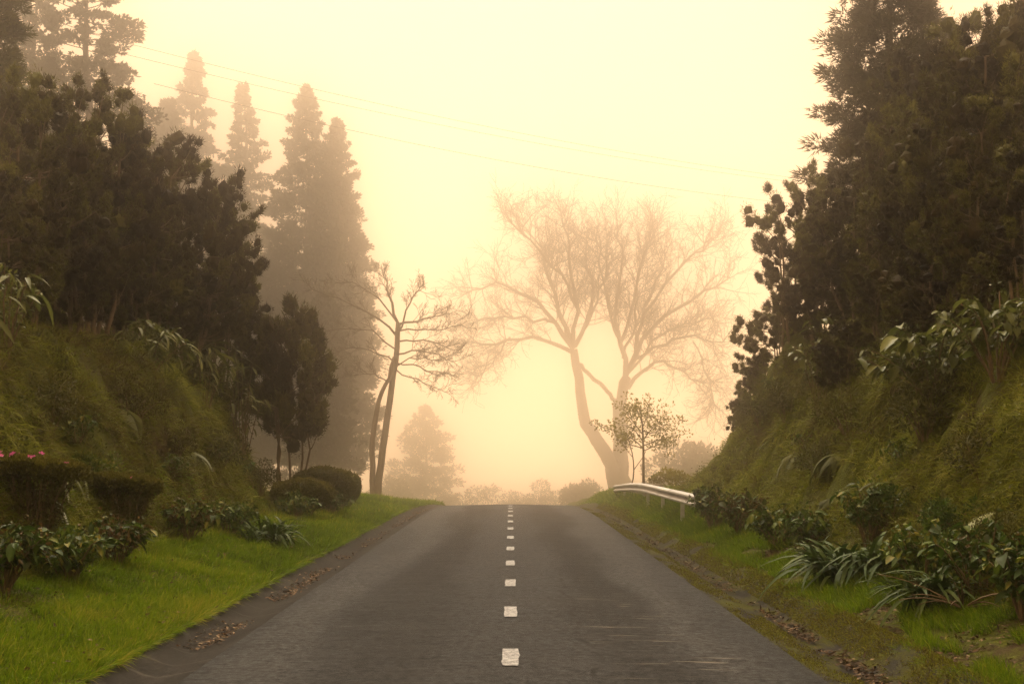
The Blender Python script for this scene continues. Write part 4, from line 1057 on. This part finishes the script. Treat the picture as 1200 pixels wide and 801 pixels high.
LS = [low_shrub_pair(1, M_dark, .045, 1900), low_shrub_pair(2, M_olive, .06, 1300), low_shrub_pair(3, M_heath, .035, 2600), low_shrub_pair(4, M_broad, .075, 900)]
for k, (px, Y, sc, kd, lb) in enumerate([(925, 26.0, 1.1, 0, 'low dark shrub on the far upper part of the right bank'), (998, 20.8, 1.2, 2, 'low brownish shrub under the right bank heaths beside the fern'), (1085, 16.8, 1.1, 1, 'low olive shrub just under the pale big leaves'),
        (1152, 14.6, 1.0, 0, 'low dark shrub right of the olive one on the right bank'), (1192, 12.6, .9, 2, 'low brownish shrub at the right edge above the last bush'), (1045, 16.0, .8, 3, 'small leafy shrub low in the middle of the right bank'),
        (962, 21.0, .8, 1, 'small olive shrub low on the far right bank'), (892, 29.5, 1.0, 1, 'olive shrub on the outline of the right bank'), (876, 31.0, .8, 0, 'small dark shrub at the foot of the right bank outline'),
        (1125, 14.2, .7, 3, 'small leafy shrub above the twiggy half bare bush'), (55, 17.6, 1.0, 0, 'low dark shrub on the lawn bank beneath the ferns'), (150, 20.6, 1.1, 2, 'low brownish shrub under the large long-leaved clump'),
        (250, 25.6, 1.1, 1, 'low olive shrub on the far part of the lawn bank'), (302, 29.6, 1.0, 0, 'low dark shrub at the end of the lawn bank'), (112, 18.0, .7, 3, 'small leafy shrub halfway up the lawn bank'), (205, 22.0, .7, 2, 'small brownish shrub low on the lawn bank')]):
    x = (px - HX) / FPX * Y
    t = thing('low_shrub', lb, 'shrub', (x, Y, float(gz(x, Y)) - .02), k * 1.7, (sc, sc, sc), 'low shrubs growing on the earth banks')
    link('stems', LS[kd][0], t); link('crown', LS[kd][1], t)

# ferns
def frond_mesh(seed, L=.75):
    rng = np.random.default_rng(seed); mb = MB(); n = 26; t = np.linspace(0, 1, n)
    q = np.stack([L * .85 * t, 0 * t, L * (.60 * t - .72 * t * t)], 1); tube(mb, q, np.linspace(.006, .002, n), 4, .3)
    for s in (-1, 1):
        i = np.arange(3, n); l = L * .24 * np.sin(np.clip((t[i] - .05), 0, 1) ** .7 * math.pi * .95 + .12) + .01
        d = np.stack([np.full(len(i), .35), np.full(len(i), s * 1.), np.full(len(i), -.18)], 1)
        diamonds(mb, q[i], d, l, .05, .6, rng, np.tile(np.array([[0, 0, 1.]]), (len(i), 1)))
    return mb.mesh('frond', M_pale, False)
FR = [frond_mesh(1), frond_mesh(2, .9), frond_mesh(3, .6)]
def fern(px, py, Y, n, seed, label, sc=1.):
    rng = np.random.default_rng(seed); p = P(px, py, Y)
    p[2] = float(gz(p[0], Y)) + .06
    t = thing('fern', label, 'fern', p, 0, (sc, sc, sc), 'ferns on the banks'); out_ = math.pi if px > 600 else 0.
    for k in range(n):
        o = link('frond', FR[rng.integers(3)], t, (0, 0, 0)); o.rotation_euler = (rng.normal() * .2, rng.uniform(.45, 1.0), out_ + (k / (n - 1) - .5) * 3.3 + rng.normal() * .15)
fern(985, 500, 20.5, 9, 1, 'fern with long arching fronds over the dark hollow in the right bank', .8)
fern(940, 505, 23.5, 8, 2, 'light green fern at the upper far part of the right bank', .95)
fern(30, 372, 15.2, 9, 3, 'fern hanging under the heaths near the left edge', 1.0)
fern(64, 392, 16.8, 8, 4, 'second fern right of the one near the left edge', .9)
fern(305, 470, 28.0, 7, 5, 'small pale fern at the end of the lawn bank', .8)
for a in [(1120, 500, 14.6, 8, 6, 'fern below the pale big-leaved shrub at the right', .85), (1030, 520, 18.0, 7, 7, 'fern in the middle of the right bank under the heaths', .8), (1180, 480, 13.2, 8, 8, 'fern on the right bank close to the right edge', .9),
          (905, 540, 27.5, 7, 9, 'fern on the far slope of the right bank above the bushes', .8), (975, 560, 19.5, 6, 10, 'low fern above the largest strap-leaved clump', .65), (140, 470, 20.5, 8, 11, 'fern on the lawn bank below the large long-leaved clump', .8),
          (220, 480, 24.0, 7, 12, 'fern on the lawn bank below the domed heath', .8), (40, 450, 15.8, 8, 13, 'fern on the lawn bank above the flowering azalea', .8), (265, 515, 26.0, 6, 14, 'small fern low on the far lawn bank', .6)]: fern(*a)

# ------------------------------------------------------------------ clipped azaleas and hedges
def flat_azalea(px, Y, rx, ry, h, thick, seed, label, flowers=0, tilt=0.):
    rng = np.random.default_rng(seed); x = (px - HX) / FPX * Y; z = float(gz(x, Y)) - .03
    t = thing('clipped_azalea', label, 'shrub', (x, Y, z), 0, (1, 1, 1), 'flat-topped clipped azaleas above the lawn')
    st, cr = MB(), MB()
    top = lambda a, b: h - .10 * (a * a + b * b) * h * .5 + tilt * a * rx + .02 * np.sin(a * 9 + b * 7)
    for k in range(75):
        az = k * 2.4 + rng.normal() * .2; r = math.sqrt((k + .5) / 75) * .93
        a, b = math.cos(az) * r, math.sin(az) * r
        e = np.array([a * rx, b * ry, float(top(a, b)) - thick * .6]); b0 = np.array([a * .14, b * .14, 0])
        q = bez(b0, b0 * .4 + e * np.array([.42, .42, .62]), e, 8) + rng.normal(size=(8, 3)) * .010; tube(st, q, np.linspace(.013, .004, 8), 4)
    link('stems', st.mesh('azalea_stems', M_stem), t)
    n = 17000; az = rng.uniform(0, 6.283, n); r = np.sqrt(rng.uniform(0, 1, n)) * (1 + .06 * np.sin(5 * az + seed)); a, b = np.cos(az) * r, np.sin(az) * r
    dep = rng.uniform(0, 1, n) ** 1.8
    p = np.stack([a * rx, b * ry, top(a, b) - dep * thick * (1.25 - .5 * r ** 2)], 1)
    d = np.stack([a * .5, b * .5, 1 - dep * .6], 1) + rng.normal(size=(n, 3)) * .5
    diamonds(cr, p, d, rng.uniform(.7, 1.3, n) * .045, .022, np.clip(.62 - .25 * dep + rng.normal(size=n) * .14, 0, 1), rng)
    # scattered leaves lower down among the stems
    n = 2400; az = rng.uniform(0, 6.283, n); r = rng.uniform(.45, .9, n); hh = rng.uniform(.3, .9, n)
    a, b = np.cos(az) * r * hh ** .6, np.sin(az) * r * hh ** .6
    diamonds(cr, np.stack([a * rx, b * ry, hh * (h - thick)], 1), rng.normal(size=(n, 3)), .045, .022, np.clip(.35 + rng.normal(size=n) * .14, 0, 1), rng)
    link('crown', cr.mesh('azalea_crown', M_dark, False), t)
    if flowers:
        fm = MB(); aa = np.arange(10) * 2 * math.pi / 10
        for k in range(5):
            a0 = k * 1.2566; d = np.array([math.cos(a0), math.sin(a0), .55]); s = np.array([-math.sin(a0), math.cos(a0), 0])
            v = np.array([[0, 0, 0], d * .022 + s * .015, d * .036 + s * .008 + np.array([0, 0, -.004]), d * .036 - s * .008 + np.array([0, 0, -.004]), d * .022 - s * .015])
            fm.add(v, np.array([[0, 1, 2], [0, 2, 3], [0, 3, 4]]), .5)
        me = fm.mesh('flower', M_pink, False)
        for k in range(flowers):
            a, b = rng.uniform(-.75, .85), rng.uniform(-.85, .1)
            o = link('flower', me, t, (a * rx, b * ry, float(top(a, b)) + .035)); s = rng.uniform(.7, 1.1); o.scale = (s, s, s); o.rotation_euler = (rng.normal() * .5 + .4, rng.normal() * .4, rng.uniform(0, 6))
flat_azalea(36, 14.6, .56, .55, .98, .17, 1, 'large flat-topped clipped azalea with pink flowers at the left', 10, -.10)
flat_azalea(147, 17.4, .43, .45, .90, .14, 2, 'second flat-topped clipped azalea with stems fanning out below', 1, -.12)

def dome_hedge(px, Y, rx, ry, h, seed, label, flower=0):
    rng = np.random.default_rng(seed); x = (px - HX) / FPX * Y; z = float(gz(x, Y)) - .03
    t = thing('clipped_hedge', label, 'shrub', (x, Y, z), 0, (1, 1, 1), 'rounded clipped hedges at the end of the lawn')
    cr, st = MB(), MB()
    bv, bf = ICO2
    def shp(v):
        zz = v[:, 2:3]; s = np.sign(v) * np.abs(v) ** .84
        ww = 1 - .28 * np.clip(-s[:, 2:3], 0, 1)
        return np.concatenate([s[:, :1] * rx * ww, s[:, 1:2] * ry * ww, h * .60 + s[:, 2:3] * h * .40], 1)
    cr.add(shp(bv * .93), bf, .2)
    n = 15000; d = sphere_dirs(n, rng); d = d[d[:, 2] > -.85]; n = len(d)
    lump = 1 + .06 * np.sin(d[:, 0] * 7 + seed) + .05 * np.sin(d[:, 1] * 9) + np.where(rng.uniform(0, 1, n) < .06, rng.uniform(.02, .14, n), 0)
    p = shp(d * (rng.uniform(.9, 1.03, n) * lump)[:, None])
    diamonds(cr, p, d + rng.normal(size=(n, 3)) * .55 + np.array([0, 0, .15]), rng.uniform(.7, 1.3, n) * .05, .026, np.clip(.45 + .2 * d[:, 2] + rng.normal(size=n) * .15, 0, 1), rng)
    for k in range(14):
        a = k * 2.4; r = .5 * math.sqrt((k + .5) / 14); e = np.array([math.cos(a) * r * rx * 1.6, math.sin(a) * r * ry * 1.6, h * .4]); tube(st, bez(e * np.array([.4, .4, 0]), e * np.array([.5, .5, .5]), e, 4), [.016, .014, .012, .010], 5)
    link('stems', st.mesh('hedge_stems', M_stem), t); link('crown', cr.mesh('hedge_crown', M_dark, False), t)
dome_hedge(354, 28.5, .58, .55, .74, 1, 'nearest rounded clipped hedge at the far end of the lawn')
dome_hedge(379, 32.5, .70, .60, 1.02, 2, 'second rounded clipped hedge behind the nearest one')
dome_hedge(405, 35.5, .36, .50, .90, 3, 'farthest small clipped hedge towards the road')

# ------------------------------------------------------------------ the fog
zmin = float(gz(GX, GY).min()) - 1.0
hv = np.array([(x, y, z) for z in (zmin, 66.) for y in (-75., 355.) for x in (-215., 215.)])
hb = MB(); hb.add(hv, np.array([(0, 2, 3, 1), (4, 5, 7, 6), (0, 1, 5, 4), (1, 3, 7, 5), (3, 2, 6, 7), (2, 0, 4, 6)]))
hm, nt, out = mat_new('fog')
pv = nt.nodes.new('ShaderNodeVolumePrincipled'); pv.inputs['Density'].default_value = HAZE_DENSITY
pv.inputs['Color'].default_value = HAZE_COLOR; pv.inputs['Anisotropy'].default_value = .97
nt.links.new(pv.outputs[0], out.inputs['Volume'])
haze = link('haze', hb.mesh('haze', hm, False)); stuff(haze, 'warm pale fog filling the air over the road and trees', 'fog')
